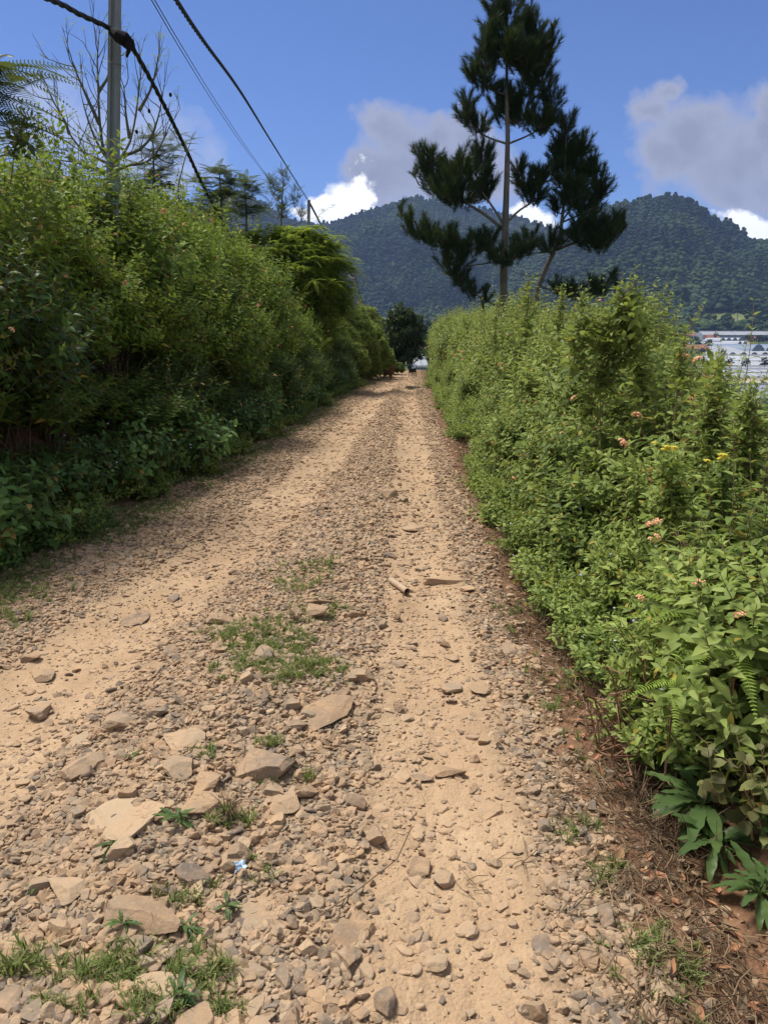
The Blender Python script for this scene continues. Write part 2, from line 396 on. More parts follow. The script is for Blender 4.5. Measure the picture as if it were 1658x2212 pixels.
# ------------------------------------------------------------------ terrain mesh
def build_terrain():
    ths = np.concatenate([np.arange(-50, 50.001, .2), np.arange(53, 308, 3.0)]); ths = R(1) * ths
    nt_ = len(ths)
    rs = [.3]
    while rs[-1] < 7000: rs.append(rs[-1] * 1.0125)
    rs = np.array(rs); nr = len(rs)
    TH, RR = np.meshgrid(ths, rs)
    X = RR * np.sin(TH); Y = RR * np.cos(TH); Z = H(X, Y)
    V = np.stack([X, Y, Z], 2).reshape(-1, 3)
    V = np.concatenate([V, [[0, 0, float(H(0., 0.))]]])
    i = np.arange(nr - 1)[:, None] * nt_; j = np.arange(nt_)[None]; j2 = (j + 1) % nt_
    F = np.stack([i + j, i + nt_ + j, i + nt_ + j2, i + j2], 2).reshape(-1, 4)
    Cc = V[F].mean(1); x, y = Cc[:, 0], Cc[:, 1]; r = np.hypot(x, y)
    road = (x > xl(y)) & (x < xr(y)) & (y > -40) & (y < 50) & (r < 60)
    zone = np.where(road, 0, np.where(r < 75, 1, np.where(r < 950, 2, 3)))
    names = ['gravel_track', 'ground', 'valley', 'mountains']
    for k, nm in enumerate(names):
        f = F[zone == k]; u, inv = np.unique(f, return_inverse=True); vv = V[u]; ff = inv.reshape(-1, 4)
        mb = MB().add(vv, ff)
        if k == 1 or k == 0:
            pass
        me = mb.mesh(nm, M['ground'] if k < 2 else M['far'], True)
        vx, vy = vv[:, 0], vv[:, 1]
        if k < 2:
            d = np.maximum(np.exp(-((vx - tl(vy)) / .38) ** 4), np.exp(-((vx - tr(vy)) / (.28)) ** 4))
            d = np.clip(d + fbm(vx * 3, vy * 3, 3, 21) * 1.0 + .12, 0, 1)
            s = np.maximum(sst(-.44, -.16, vx - xr(vy)), sst(.25, .6, xl(vy) - vx))
            s = s + .25 * sst(-.5, 0, vx - xr(vy))
            for nme, arr in (('dirt', d), ('soil', s)):
                a = me.attributes.new(nme, 'FLOAT', 'POINT'); a.data.foreach_set('value', arr.astype(np.float32))
        else:
            c = at(1620, 715, 960)
            s = np.exp(-(((vx - c[0]) / 70) ** 2 + ((vy - c[1]) / 75) ** 2) ** 2)
            a = me.attributes.new('soil', 'FLOAT', 'POINT'); a.data.foreach_set('value', s.astype(np.float32))
        o = bpy.data.objects.new(nm, me); COL.objects.link(o); tag(o, kind='structure')
build_terrain()

# ------------------------------------------------------------------ scatter (stuff)
_gcount = [0]
def library(name, meshes):
    c = bpy.data.collections.new(name)
    for i, me in enumerate(meshes):
        o = bpy.data.objects.new(f'{name}_{i:02d}', me); c.objects.link(o)
    return c
def scatter(name, P, rot, scl, idx, coll, label=None):
    me = bpy.data.meshes.new(name); me.vertices.add(len(P)); me.vertices.foreach_set('co', np.asarray(P, np.float32).ravel())
    for nm, ty, arr in (('rot', 'FLOAT_VECTOR', rot), ('scl', 'FLOAT_VECTOR', scl)):
        a = me.attributes.new(nm, ty, 'POINT'); a.data.foreach_set('vector', np.asarray(arr, np.float32).ravel())
    a = me.attributes.new('idx', 'INT', 'POINT'); a.data.foreach_set('value', np.asarray(idx, np.int32))
    o = bpy.data.objects.new(name, me); COL.objects.link(o)
    g = bpy.data.node_groups.new(name, 'GeometryNodeTree')
    g.interface.new_socket('Geometry', in_out='INPUT', socket_type='NodeSocketGeometry')
    g.interface.new_socket('Geometry', in_out='OUTPUT', socket_type='NodeSocketGeometry')
    gi = g.nodes.new('NodeGroupInput'); go = g.nodes.new('NodeGroupOutput')
    ip = g.nodes.new('GeometryNodeInstanceOnPoints'); ci = g.nodes.new('GeometryNodeCollectionInfo')
    ci.inputs['Collection'].default_value = coll; ci.inputs['Separate Children'].default_value = True; ci.inputs['Reset Children'].default_value = True
    ip.inputs['Pick Instance'].default_value = True
    def na(nm, ty):
        n = g.nodes.new('GeometryNodeInputNamedAttribute'); n.data_type = ty; n.inputs[0].default_value = nm; return n.outputs[0]
    g.links.new(gi.outputs[0], ip.inputs['Points']); g.links.new(ci.outputs[0], ip.inputs['Instance'])
    g.links.new(na('idx', 'INT'), ip.inputs['Instance Index'])
    e = g.nodes.new('FunctionNodeEulerToRotation'); g.links.new(na('rot', 'FLOAT_VECTOR'), e.inputs[0]); g.links.new(e.outputs[0], ip.inputs['Rotation'])
    g.links.new(na('scl', 'FLOAT_VECTOR'), ip.inputs['Scale']); g.links.new(ip.outputs[0], go.inputs[0])
    md = o.modifiers.new('scatter', 'NODES'); md.node_group = g
    tag(o, label=label, kind='stuff')
    return o

# gravel ------------------------------------------------------------
pebbles = library('pebble', [MB().add(*rock(100 + i, 1 if i < 6 else 2, (1, rng.uniform(.6, .95), rng.uniform(.35, .7)), 8, .05)).mesh('pebble', M['stone'], False) for i in range(14)])
def road_weights(x, y):
    dt = np.minimum(np.abs(x - tl(y)) / .36, np.abs(x - tr(y)) / .28)
    track = 1 - sst(.75, 1.25, dt + .5 * fbm(x * 2.5, y * 2.5, 3, 33))
    return track
def gravel_pts(n, y0, y1, ypow, smin, smax, ktrack, kedge=.35, clusters=.6):
    y = y0 * (y1 / y0) ** (rng.random(n)) if ypow else rng.uniform(y0, y1, n)
    x = xl(y) - .25 + rng.random(n) * (xr(y) - xl(y) + .45)
    tk = road_weights(x, y)
    cl = fbm(x * 1.7, y * 1.7, 3, 44) + .5
    p = (1 - tk) * (1 - clusters + clusters * 2 * cl) + tk * ktrack
    p *= np.where(x > xr(y) - .24, .05, np.where(x > xr(y) - .34, .35, 1)) * np.where(x < xl(y) + .2, .6, 1)
    p *= np.where((x > tr(y) + .30) & (x < xr(y) - .16) & (y < 8), 1.5, 1)
    k = rng.random(n) < p; x, y = x[k], y[k]; n = len(x)
    s = smin + (smax - smin) * rng.random(n) ** 2.2
    z = H(x, y)
    return x, y, z, s
G = []
for (n, y0, y1, pw, a, b, kt, ce) in ((52000, 1.2, 5.5, True, .020, .050, .03, .25), (70000, 1.2, 4.8, True, .009, .022, .12, .2), (42000, 5, 14, True, .028, .065, .06, .35), (30000, 13, 46, True, .035, .085, .10, .4), (34000, 4.2, 9, True, .014, .028, .12, .3)):
    x, y, z, s = gravel_pts(n, y0, y1, pw, a, b, kt, .35, ce); G.append(np.stack([x, y, z + s * .10, s], 1))
G = np.concatenate(G); n = len(G)
rot = np.stack([rng.normal(0, .35, n), rng.normal(0, .35, n), rng.random(n) * 6.283], 1)
GS = np.stack([G[:, 3]] * 3, 1) * rng.uniform(.8, 1.25, (n, 3)); gid = rng.integers(0, 14, n); isd = rng.random(n) < np.clip((G[:, 1] - 3) / 8, .06, .85)
scatter('gravel', G[~isd, :3], rot[~isd], GS[~isd], gid[~isd], pebbles)
print('gravel', n)
dusty = library('dusty_pebble', [MB().add(*rock(150 + i, 1 if i < 5 else 2, (1, rng.uniform(.6, .95), rng.uniform(.25, .5)), 8, .05)).mesh('pebble', M['dusty'], False) for i in range(10)])
xs_, ys_, ss_ = [], [], []
for (n, y0, y1, a, b) in ((24000, 1.2, 6, .005, .022), (11000, 1.2, 8, .02, .065), (9000, 6, 20, .02, .075), (5000, 18, 46, .04, .09)):
    y = y0 * (y1 / y0) ** rng.random(n); x = np.where(rng.random(n) < .5, tl(y) + rng.normal(0, .30, n), tr(y) + rng.normal(0, .24, n))
    k = rng.random(n) < np.clip(.35 + 1.6 * fbm(x * 2.3, y * 2.3, 3, 66), .1, 1); xs_.append(x[k]); ys_.append(y[k]); ss_.append(a + (b - a) * rng.random(k.sum()) ** 2.5)
x, y, s_ = np.concatenate(xs_), np.concatenate(ys_), np.concatenate(ss_); n = len(x)
scatter('dusty_gravel', G[isd, :3], rot[isd], GS[isd], gid[isd] % 10, dusty)
scatter('track_grit', np.stack([x, y, H(x, y) - s_ * .03], 1), np.stack([rng.normal(0, .15, n), rng.normal(0, .15, n), rng.random(n) * 6.283], 1), np.stack([s_] * 3, 1) * rng.uniform(.8, 1.3, (n, 3)), rng.integers(0, 10, n), dusty)

# ------------------------------------------------------------------ individual rocks
ROCKS = [ # px, py, width px, height px, flatness, label
 (697,1518,98,100,.22,'big grey and tan slab at the lower right of the grass patch'),
 (570,1648,125,85,.5,'big rounded tan boulder half buried between small grass tufts'),
 (283,1752,185,85,.10,'widest flat tan slab, a small brown stone resting on it'),
 (612,1722,72,60,.35,'grey stone right below the big rounded boulder'),
 (393,1592,82,54,.4,'pale angular stone above the wide flat slab'),
 (290,1968,190,85,.35,'long tan boulder with a grey top in the lower left'),
 (548,1970,96,105,.2,'upright tan slab below the pale blue wrapper'),
 (149,1915,98,50,.3,'flat tan stone above the long tan boulder'),
 (427,1889,95,52,.4,'lumpy tan stone directly left of the blue wrapper'),
 (513,1846,42,48,.9,'small pale block standing up above the blue wrapper'),
 (417,2198,75,70,.5,'pointed tan stone at the bottom edge beside the grass'),
 (494,2204,62,55,.5,'yellowish stone cut by the bottom edge, right of the pointed one'),
 (541,2181,46,42,.5,'squat tan stone near the bottom edge right of two bigger ones'),
 (357,2127,115,50,.3,'flat pale slab lying in the lower left grass'),
 (685,2147,46,58,.5,'grey wedge stone in gravel near the bottom'),
 (553,2097,82,38,.3,'low grey slab just right of the lower grass tufts'),
 (40,2047,72,54,.4,'tan stone at the left edge above the bottom lawn'),
 (20,2160,62,55,.4,'brown stone in the bottom left corner'),
 (74,2186,56,40,.4,'tan stone beside the corner stone, bottom left'),
 (131,2003,50,26,.4,'flat tan stone left of the long tan boulder'),
 (77,2022,36,26,.5,'small tan stone left of the flat one, lower left'),
 (317,2082,42,28,.6,'small yellowish stone in front of the long tan boulder'),
 (660,2047,48,36,.6,'blocky grey stone among gravel right of the upright slab'),
 (431,1735,82,50,.3,'cracked tan slab right of the widest flat slab'),
 (248,1722,20,15,.8,'small brown stone resting on the widest flat slab'),
 (685,1790,42,32,.5,'smooth grey stone right of the straw tuft'),
 (600,1765,32,46,.8,'upright brown block below the grey stone'),
 (471,1337,76,38,.5,'grey pointed rock at the upper left of the grass patch'),
 (288,1325,62,50,.08,'flat dusty slab sunk in the left wheel track'),
 (322,1354,36,12,.15,'thin yellowish flake in the left wheel track'),
 (680,1322,62,32,.6,'grey block at the top right of the grass patch'),
 (690,1300,88,13,.15,'long thin pale slab above the grey block'),
 (575,1410,46,38,.8,'grey and yellow rock standing inside the grass patch'),
 (645,1390,44,20,.5,'low grey stone at the right of the grass patch'),
 (784,1461,66,36,.5,'grey topped flat rock right of the grass patch'),
 (94,1456,56,32,.4,'tan stone near the left edge beside the wheel track'),
 (67,1419,32,22,.6,'small pale stone near the left edge'),
 (337,1436,66,26,.25,'brown embedded slab left of the grass patch'),
 (412,1430,56,24,.3,'second brown embedded slab, touching the grass patch'),
 (263,1556,62,42,.6,'dark brown stone in the gravel left of centre'),
 (188,1647,95,62,.5,'dark cracked outcrop left of the wide slab'),
 (82,1530,42,44,.5,'tall tan stone in the left wheel track'),
 (640,1566,46,32,.6,'dark brown wedge beside the big grey slab'),
 (628,1521,46,32,.6,'tan block touching the left side of the big grey slab'),
 (451,1533,32,22,.6,'small tan stone above two pale ones'),
 (429,1573,42,28,.4,'yellowish flake above the pale angular stone'),
 (387,1657,72,46,.5,'brown pointed stone left of the rounded boulder'),
 (447,1677,62,56,.5,'tan wedge between the rounded boulder and the wide slab'),
 (640,1618,36,32,.7,'tan block right of the rounded boulder'),
 (964,1664,80,32,.3,'smooth grey oval stone in the right wheel track'),
 (909,1679,52,22,.2,'flat tan stone beside the grey oval stone'),
 (814,1804,44,36,.7,'dark grey stone at the edge of the right wheel track'),
 (907,1870,48,42,.4,'round tan stone sunk in the right wheel track'),
 (960,1896,46,38,.8,'yellow brown block standing in the right wheel track'),
 (1044,1600,46,17,.3,'bluish grey flat stone in the right wheel track'),
 (975,1484,46,30,.3,'flat tan stone in the middle of the right wheel track'),
 (1044,1480,62,34,.15,'wide flat tan slab in the right wheel track'),
 (876,1550,38,22,.3,'flat tan flake at the left of the right wheel track'),
 (1149,1710,34,20,.6,'smooth tan stone in the right gravel strip'),
 (1178,1784,32,30,.7,'round grey stone in the right gravel strip'),
 (1204,1584,28,16,.7,'yellow triangular stone at the right dirt edge'),
 (941,2073,50,44,.5,'grey wedge stone near the bottom of the right wheel track'),
 (1014,2008,36,34,.3,'small grey flake in the right wheel track'),
 (1176,2038,48,44,.3,'wide tan stone where track meets the right gravel strip'),
 (1186,1902,52,40,.4,'tan angular stone in the right gravel strip'),
 (1330,2195,50,45,.6,'tan block in the right gravel strip at the bottom edge'),
 (837,1066,52,22,.4,'blue tinted rock in the middle distance of the track'),
 (870,1078,30,14,.5,'dark stone touching the blue tinted rock'),
 (893,1137,52,20,.3,'grey flat rock below the blue tinted one'),
 (876,1216,52,18,.2,'flat grey slab with a crack in the middle distance'),
 (956,1253,98,22,.2,'widest pale slab across the right wheel track'),
 (1009,1270,34,16,.3,'tan stone at the right end of the widest pale slab'),
 (975,1421,34,14,.3,'small oval stone in the right wheel track'),
 (936,958,28,9,.3,'pale flat stone far up the right wheel track'),
 (861,1016,14,10,.9,'small black lump on the track in the middle distance'),
 (120,1320,62,12,.12,'flat yellowish slab on the left verge'),
 (550,1030,30,12,.2,'pale flat stone far along the left wheel track'),
 (790,1290,26,16,.5,'tan stone left of the brown pipe'),
 (860,1430,36,22,.4,'flat tan stone in gravel right of the grass patch'),
 (745,1250,30,14,.4,'tan stone in the gravel above the grass patch'),
]
GRAV = {}
def ground_hit(px, py):
    d = ray(px, py); t = EYE / -d[2]
    for _ in range(6):
        p = d * t; t = (float(H(p[0], p[1])) - EYE) / d[2]
    p = d * t; return np.array([p[0], p[1], float(H(p[0], p[1]))])
def place_rock(i, px, py, w, h, fl, label):
    p = ground_hit(px, py + h * .25); t = np.linalg.norm(p - [0, 0, EYE])
    m = K * t / FPX; W = w * m
    d = unit(ray(px, py)); sinv = abs(d[2])
    Hh = W * fl * .75
    depth = max(.35 * W, min(1.6 * W, (h * m - Hh * .6 * math.sqrt(1 - sinv ** 2)) / sinv))
    o = MB().add(*rock(500 + i, 4 if w > 60 else 3, (W, depth, max(Hh, .012) * 1.35), 13, .06)).build('rock', M['stone'])
    o.location = (p[0], p[1], p[2] + Hh * .22)
    o.rotation_euler = (rng.normal(0, .06), rng.normal(0, .06), rng.normal(0, .3))
    return tag(o, label, 'rock', 'large rocks set in the track')
for i, r_ in enumerate(ROCKS): place_rock(i, *r_)
small = [MB().add(*rock(900 + i, 3, (1, rng.uniform(.6, .9), rng.uniform(.4, .7)), 11, .06)).mesh('stone', M['stone']) for i in range(8)]
cnt = 0
while cnt < 215:
    y = 1.4 * (9 / 1.4) ** rng.random(); x = rng.uniform(xl(y), xr(y) - .2)
    if abs(x / y) > .54 or (road_weights(np.array([x]), np.array([y]))[0] > .5 and rng.random() > .25): continue
    o = bpy.data.objects.new('stone', small[cnt % 8]); COL.objects.link(o)
    s = rng.uniform(.045, .085)
    if x < tr(y) - .2 and rng.random() < .3: s *= 1.4
    fl_ = cnt > 165
    if fl_: s *= 1.7
    o.location = (x, y, float(H(x, y)) + s * (.02 if fl_ else .12)); o.scale = (s, s, s * (.45 if fl_ else 1)); o.rotation_euler = (rng.normal(0, .25), rng.normal(0, .25), rng.random() * 6.28)
    tag(o, 'fist-sized angular stone lying loose in the gravel of the track', 'stone', 'fist-sized stones loose in the gravel')
    cnt += 1

# ------------------------------------------------------------------ leaves and shoots
def leafT(L=1., W=.5, fold=.25, droop=.25, rows=((.0, 0), (.28, 1), (.62, .8)), wave=0):
    V = [[0, 0, 0]]; F = []
    rr = rows[1:]
    for k, (t, w) in enumerate(rr):
        z = -droop * t * t; e = fold * w * W * .5; wv = wave * (1 if k % 2 else -1)
        V += [[-w * W / 2, t * L, z * L + e + wv], [0, t * L, z * L], [w * W / 2, t * L, z * L + e - wv]]
    V.append([0, L, -droop * L]); tip = len(V) - 1
    F += [[0, 1, 2], [0, 2, 3]]
    for k in range(len(rr) - 1):
        a = 1 + 3 * k; b = a + 3
        F += [[a, b, b + 1], [a, b + 1, a + 1], [a + 1, b + 1, b + 2], [a + 1, b + 2, a + 2]]
    a = 1 + 3 * (len(rr) - 1); F += [[a, tip, a + 1], [a + 1, tip, a + 2]]
    return np.array(V, float), np.array(F)
def leafR(d, n):
    d = unit(d); x = unit(np.cross(d, n)); n = np.cross(x, d)
    return np.stack([x, d, n], axis=2)
def shoot(L=.4, K=7, ll=.075, W=.5, seed=0, tip=.3, pitch=(80, 25), per=2, droop=.35, T=None, stemr=.004, flat=False):
    g = np.random.default_rng(seed); T = T or leafT(1, W, .25, droop)
    bend = g.normal(0, .10, 2)
    D = []; Nn = []; P = []; S = []
    pts = []
    for i in range(K):
        t = (i + .3) / K
        c = np.array([bend[0] * t * t, bend[1] * t * t, t]) * L; pts.append(c)
        ph = i * math.pi / 2 + g.normal(0, .25)
        pit = R(pitch[0] + (pitch[1] - pitch[0]) * t + g.normal(0, 10))
        s = ll * (1 - (1 - tip) * t ** 1.3) * g.uniform(.8, 1.2)
        for q in range(per):
            a = ph + q * 2 * math.pi / per + g.normal(0, .15)
            rad = np.array([math.cos(a), math.sin(a), 0])
            D.append(rad * math.sin(pit) + np.array([0, 0, math.cos(pit)])); Nn.append(np.array([0, 0, 1]) * math.sin(pit) - rad * math.cos(pit) + g.normal(0, .25, 3))
            P.append(c + rad * stemr); S.append(s)
    V, F = inst(T, leafR(np.array(D), np.array(Nn)), np.array(S), np.array(P))
    sv, sf = tube(np.array([[0, 0, 0]] + pts), np.linspace(stemr, stemr * .4, K + 1), 3)
    return (V, F), (sv, sf)
def frondT(L=.3, n=14, l=.05, w=.006, curve=.3, taper=.6):
    """pinnate frond along +Y, leaflets in pairs"""
    V = []; F = []; P = []
    for i in range(n + 1):
        t = i / n; P.append([0, t * L, -curve * L * t * t])
    P = np.array(P); b = 0
    for i in range(n):
        t = (i + .5) / n; c = P[i]; s = l * math.sin(math.pi * (t * .75 + .2)) ** .7 * (1 - (1 - taper) * t)
        for sg in (-1, 1):
            V += [c + [0, -w / 2, 0], c + [0, w / 2, 0], c + [sg * s * .55, w * .9 + s * .12, -.03 * s], c + [sg * s * .5, s * .12 - w * .6, -.03 * s], c + [sg * s, s * .28, -.16 * s]]
            F += [[b, b + 1, b + 2], [b, b + 2, b + 3], [b + 3, b + 2, b + 4]]; b += 5
    for i in range(n):
        V += [P[i] + [-w * .25, 0, 0], P[i] + [w * .25, 0, 0], P[i + 1]]; F += [[b, b + 1, b + 2]]; b += 3
    return np.array(V), np.array(F)

SHOOT_L = [shoot(.46, 6, .122, .52, s, .34, droop=.5) for s in range(5)]
SHOOT_R = [shoot(.40, 6, .112, .47, 80 + s, .34, droop=.5) for s in range(5)]
SHOOT_RS = [shoot(.26, 5, .082, .5, 90 + s, .45, droop=.4) for s in range(4)]
SHOOT_LONG = [shoot(.80, 9, .10, .46, 20 + s, .3, droop=.5) for s in range(3)]
SHOOT_W = [shoot(.22, 4, .075, .62, 40 + s, .6, (95, 50)) for s in range(4)]
SHOOT_S = [shoot(.20, 6, .038, .6, 60 + s, .5, (85, 40)) for s in range(4)]
def ell(n, g, zmin=-.35, r0=.35):
    d = unit(g.normal(size=(n * 3, 3))); d = d[d[:, 2] > zmin][:n]
    r = (r0 ** 3 + (1 - r0 ** 3) * g.random(len(d))) ** (1 / 3)
    return d, r
def foliage(mbl, mbs, C, rad, n, shoots, g, up=.7, sc=(.8, 1.25), zmin=-.4, r0=.5, longs=None, nlong=0, lmi=0):
    """shoots around an ellipsoid; C centre, rad radii"""
    rad = np.asarray(rad, float)
    d, r = ell(n, g, zmin, r0); n = len(d)
    lum = 1 + .30 * np.sin(4.1 * d[:, 0] + g.random() * 6) * np.sin(3.7 * d[:, 1] + g.random() * 6) + .12 * np.sin(6 * d[:, 2] + g.random() * 6)
    P = np.asarray(C) + d * rad * (r * lum)[:, None]
    A = unit(d * .75 + np.array([0, 0, up]) + g.normal(0, .28, (n, 3)))
    k = g.integers(0, len(shoots), n); S = g.uniform(sc[0], sc[1], n)
    for i, (lf, st) in enumerate(shoots):
        m = k == i
        if not m.any(): continue
        L = lf[0][:, 2].max()
        Rm = frames(A[m], g.random(m.sum()) * 6.283); Pm = P[m] - A[m] * (L * S[m])[:, None] * .8
        mbl.add(*inst(lf, Rm, S[m], Pm), lmi)
        if mbs is not None: mbs.add(*inst(st, Rm, S[m], Pm))
    if longs and nlong:
        d, r = ell(nlong, g, .35, .7)
        A = unit(d * .45 + np.array([0, 0, 1.0]) + g.normal(0, .15, (len(d), 3)))
        P = np.asarray(C) + d * rad * .7
        for i in range(len(d)):
            lf, st = longs[i % len(longs)]; s = g.uniform(.7, 1.1, 1)
            Rm = frames(A[i:i + 1], g.random(1) * 6.283)
            mbl.add(*inst(lf, Rm, s, P[i:i + 1]), lmi); mbs.add(*inst(st, Rm, s, P[i:i + 1]))
def branches(mbs, base, C, rad, n, g, r0=.012, zmin=-.2):
    d, r = ell(n, g, zmin, .4)
    for i in range(len(d)):
        e = np.asarray(C) + d[i] * np.asarray(rad) * r[i] * .9
        b = np.asarray(base) + np.array([g.normal(0, .08), g.normal(0, .08), 0])
        P = bow(b, e, -.12 + g.normal(0, .1), 5)
        mbs.add(*tube(P, np.linspace(r0, r0 * .3, 5), 4))
def flowerT(g, mi_c=None):
    """dome of small florets, radius 1"""
    V, F = ICO[0]
    d, r = ell(26, g, .05, .9); P = d * np.array([1, 1, .55])
    return inst((V * .24 * np.array([1, 1, .5]), F), frames(d, g.random(len(d)) * 6), np.ones(len(d)), P)

FLOWER = MB().add(*flowerT(np.random.default_rng(3))).mesh('flower_head', M['peach'])
LFLOWER = MB().add(*flowerT(np.random.default_rng(4))).mesh('flower_head', M['lilac'])
YFLOWER = MB().add(*flowerT(np.random.default_rng(5))).mesh('flower_head', M['yellow'])
# shrub prototypes: height about 1, base at origin; several sizes so leaves keep their real size
def make_shrub(seed, h, rad, nsh, leafm, flowers=0, longs=6, shoots=SHOOT_L, kind='lantana_shrub', fl=None, fs=.027, stem='twig', ls=(.8, 1.2)):
    g = np.random.default_rng(seed)
    root = empty(kind, (0, 0, 0))
    mbl, mbs = MB(), MB()
    C = np.array([0, 0, h * .52]); rd = (rad, rad, h * .47)
    foliage(mbl, mbs, C, rd, nsh, shoots, g, longs=SHOOT_LONG, nlong=longs, sc=ls)
    branches(mbs, (0, 0, -.1), C, rd, 26, g)
    mbl.build('foliage', leafm, root, True); mbs.build('branch', M[stem], root, True)
    root.children[-1]['kind'] = 'stuff' if False else ''
    for c in root.children:
        if 'kind' in c: del c['kind']
    d, r = ell(flowers, g, -.1, .9) if flowers else ([], [])
    for i in range(len(d)):
        o = bpy.data.objects.new('flower_head', fl or FLOWER); COL.objects.link(o); o.parent = root
        o.location = C + d[i] * np.array(rd) * 1.04; o.scale = [fs * g.uniform(.8, 1.3)] * 3
        o.rotation_euler = (-d[i][1] * .9, d[i][0] * .9, g.random() * 6)
    return root
def drop(root):
    for c in list(root.children): drop(c)
    bpy.data.objects.remove(root)

ORD = 'first second third fourth fifth sixth seventh eighth ninth tenth eleventh twelfth thirteenth fourteenth fifteenth sixteenth seventeenth eighteenth nineteenth twentieth'.split()
TENS = ['', '', 'twenty', 'thirty', 'forty', 'fifty', 'sixty', 'seventy', 'eighty', 'ninety']
def ordinal(i):
    n = min(i + 1, 99)
    if n <= 20: return ORD[n - 1]
    return TENS[n // 10] + '-' + ORD[n % 10 - 1] if n % 10 else TENS[n // 10][:-1] + 'ieth'

protL = [(make_shrub(200 + i, 1.6, .85, 330, M['lantana'], f, 5), 1.6, .85) for i, f in enumerate((3, 0, 6, 1))]
protLt = [(make_shrub(210 + i, 2.6, 1.05, 620, M['lantana'], f, 8), 2.6, 1.05) for i, f in enumerate((5, 2, 9))]
protR = [(make_shrub(220 + i, 1.2, .62, 300, M['lantana_r'], f, 5, SHOOT_R), 1.2, .62) for i, f in enumerate((7, 3, 10, 5))]
protRt = [(make_shrub(230 + i, 2.2, .9, 620, M['lantana_r'], f, 12, SHOOT_R), 2.2, .9) for i, f in enumerate((9, 4, 7))]
protLb = [(make_shrub(215 + i, 2.4, 1.0, 560, M['lantana_b'], f, 12), 2.4, 1.0) for i, f in enumerate((7, 3, 10))]
protW = [(make_shrub(240 + i, .55, .38, 110, M['weed'], 3, 0, SHOOT_W, 'weed_plant', LFLOWER, .010, 'stem'), .55, .38) for i in range(4)]
protSR = [(make_shrub(260 + i, .5, .36, 110, M['lantana_r'], 3, 0, SHOOT_RS, 'weed_plant', LFLOWER, .009, 'stem'), .5, .36) for i in range(4)]
protS = [(make_shrub(250 + i, .34, .30, 150, M['weed'], 3, 0, SHOOT_S, 'weed_plant', LFLOWER, .008, 'stem'), .34, .30) for i in range(4)]

LSa, LSs = sky_line([(-600, 200), (0, 282), (100, 295), (200, 330), (300, 372), (400, 405), (480, 450), (560, 478), (640, 520), (700, 560), (740, 640), (760, 665), (790, 668), (830, 700), (850, 790)])
RSa, RSs = sky_line([(905, 700), (925, 690), (960, 668), (1000, 668), (1100, 670), (1200, 660), (1250, 665), (1350, 690), (1420, 745), (1500, 790), (1600, 850), (1658, 885), (1900, 960)])
def hedge(side, dx, tops, y0, y1, prots, talls, fac, rowname, kindname, cat, grp, skip=None, amax=.75, seed=0):
    g = np.random.default_rng(seed); y = y0; i = 0
    tops0 = tops
    while y < y1:
        tops = tops0 + (.05 * max(0, y - 4) if side > 0 and dx > 1 else 0)
        o_x = dx + g.normal(0, .12) + .10 * math.sin(y * 1.9) * min(1, dx)
        X = (xr(y) + o_x) if side > 0 else (xl(y) - o_x)
        step = fac * (1 + .012 * y)
        if abs(X / y) < amax and not (skip and skip(X, y)):
            gz = float(H(X, y)); a = X / y
            sz = EYE + np.interp(a, *( (RSa, RSs) if side > 0 else (LSa, LSs))) * y
            top = min(tops + abs(tops - gz) * g.uniform(-.25, .15), sz + .38 * g.normal() * min(1, y / 8) - .08)
            h = top - gz
            if h > .16:
                pr = (talls if (h > 1.9 and talls) else prots)
                if side < 0 and dx > 1 and y > 7 + g.normal(0, .8): pr = protLb  # farther shrubs get the sun-painted leaf copy, near ones keep the shade-painted one
                pr = pr;  root, hT, rT = pr[g.integers(0, len(pr))]
                s = min(max(h / hT, .4), 1.6)
                c = copy_tree(root); c.location = (X, y, gz - .03); c.rotation_euler = (g.normal(0, .06), g.normal(0, .06), g.random() * 6.283)
                sxy = min(max(s, .8), 1.35) * g.uniform(.9, 1.1); c.scale = (sxy, sxy, s)
                tag(c, f'{ordinal(i)} {kindname} from the camera in {rowname}', cat, grp); i += 1
        y += step * g.uniform(.8, 1.2)
LG = 'lantana shrubs of the left hedge'; RG = 'lantana shrubs of the right hedge'
redgap = lambda X, y: 4.6 < y < 5.9
hedge(-1, .42, .32, 2.6, 30, protSR, None, .50, 'the front row at the left verge', 'small leafy weed', 'weed', 'low weeds along the left verge', seed=1)
hedge(-1, .66, .85, 2.6, 31, protW, None, .55, 'the second row at the left verge', 'tall leafy weed', 'weed', 'low weeds along the left verge', seed=2)
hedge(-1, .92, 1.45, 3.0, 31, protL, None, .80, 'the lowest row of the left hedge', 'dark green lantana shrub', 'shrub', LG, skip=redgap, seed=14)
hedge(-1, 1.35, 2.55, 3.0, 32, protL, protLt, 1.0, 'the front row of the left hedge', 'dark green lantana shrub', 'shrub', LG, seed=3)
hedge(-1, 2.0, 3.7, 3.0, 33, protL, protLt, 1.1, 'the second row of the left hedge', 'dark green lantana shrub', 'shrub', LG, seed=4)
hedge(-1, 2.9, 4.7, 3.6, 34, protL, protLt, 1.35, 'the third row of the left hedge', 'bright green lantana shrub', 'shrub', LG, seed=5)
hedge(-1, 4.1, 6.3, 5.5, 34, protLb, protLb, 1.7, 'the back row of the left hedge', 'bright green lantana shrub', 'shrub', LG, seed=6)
RZ = lambda X, y: y < 2.75
hedge(1, .20, .24, 1.5, 34, protSR, None, .36, 'the front row at the right verge', 'small leafy weed', 'weed', 'low weeds along the right verge', seed=7, skip=lambda X, y: y < 2.3)
hedge(1, .44, .55, 1.6, 36, protSR, None, .40, 'the second row at the right verge', 'tall leafy weed', 'weed', 'low weeds along the right verge', seed=8, skip=RZ)
hedge(1, .72, .98, 2.7, 40, protR, protRt, .62, 'the front row of the right hedge', 'light green lantana shrub', 'shrub', RG, seed=9)
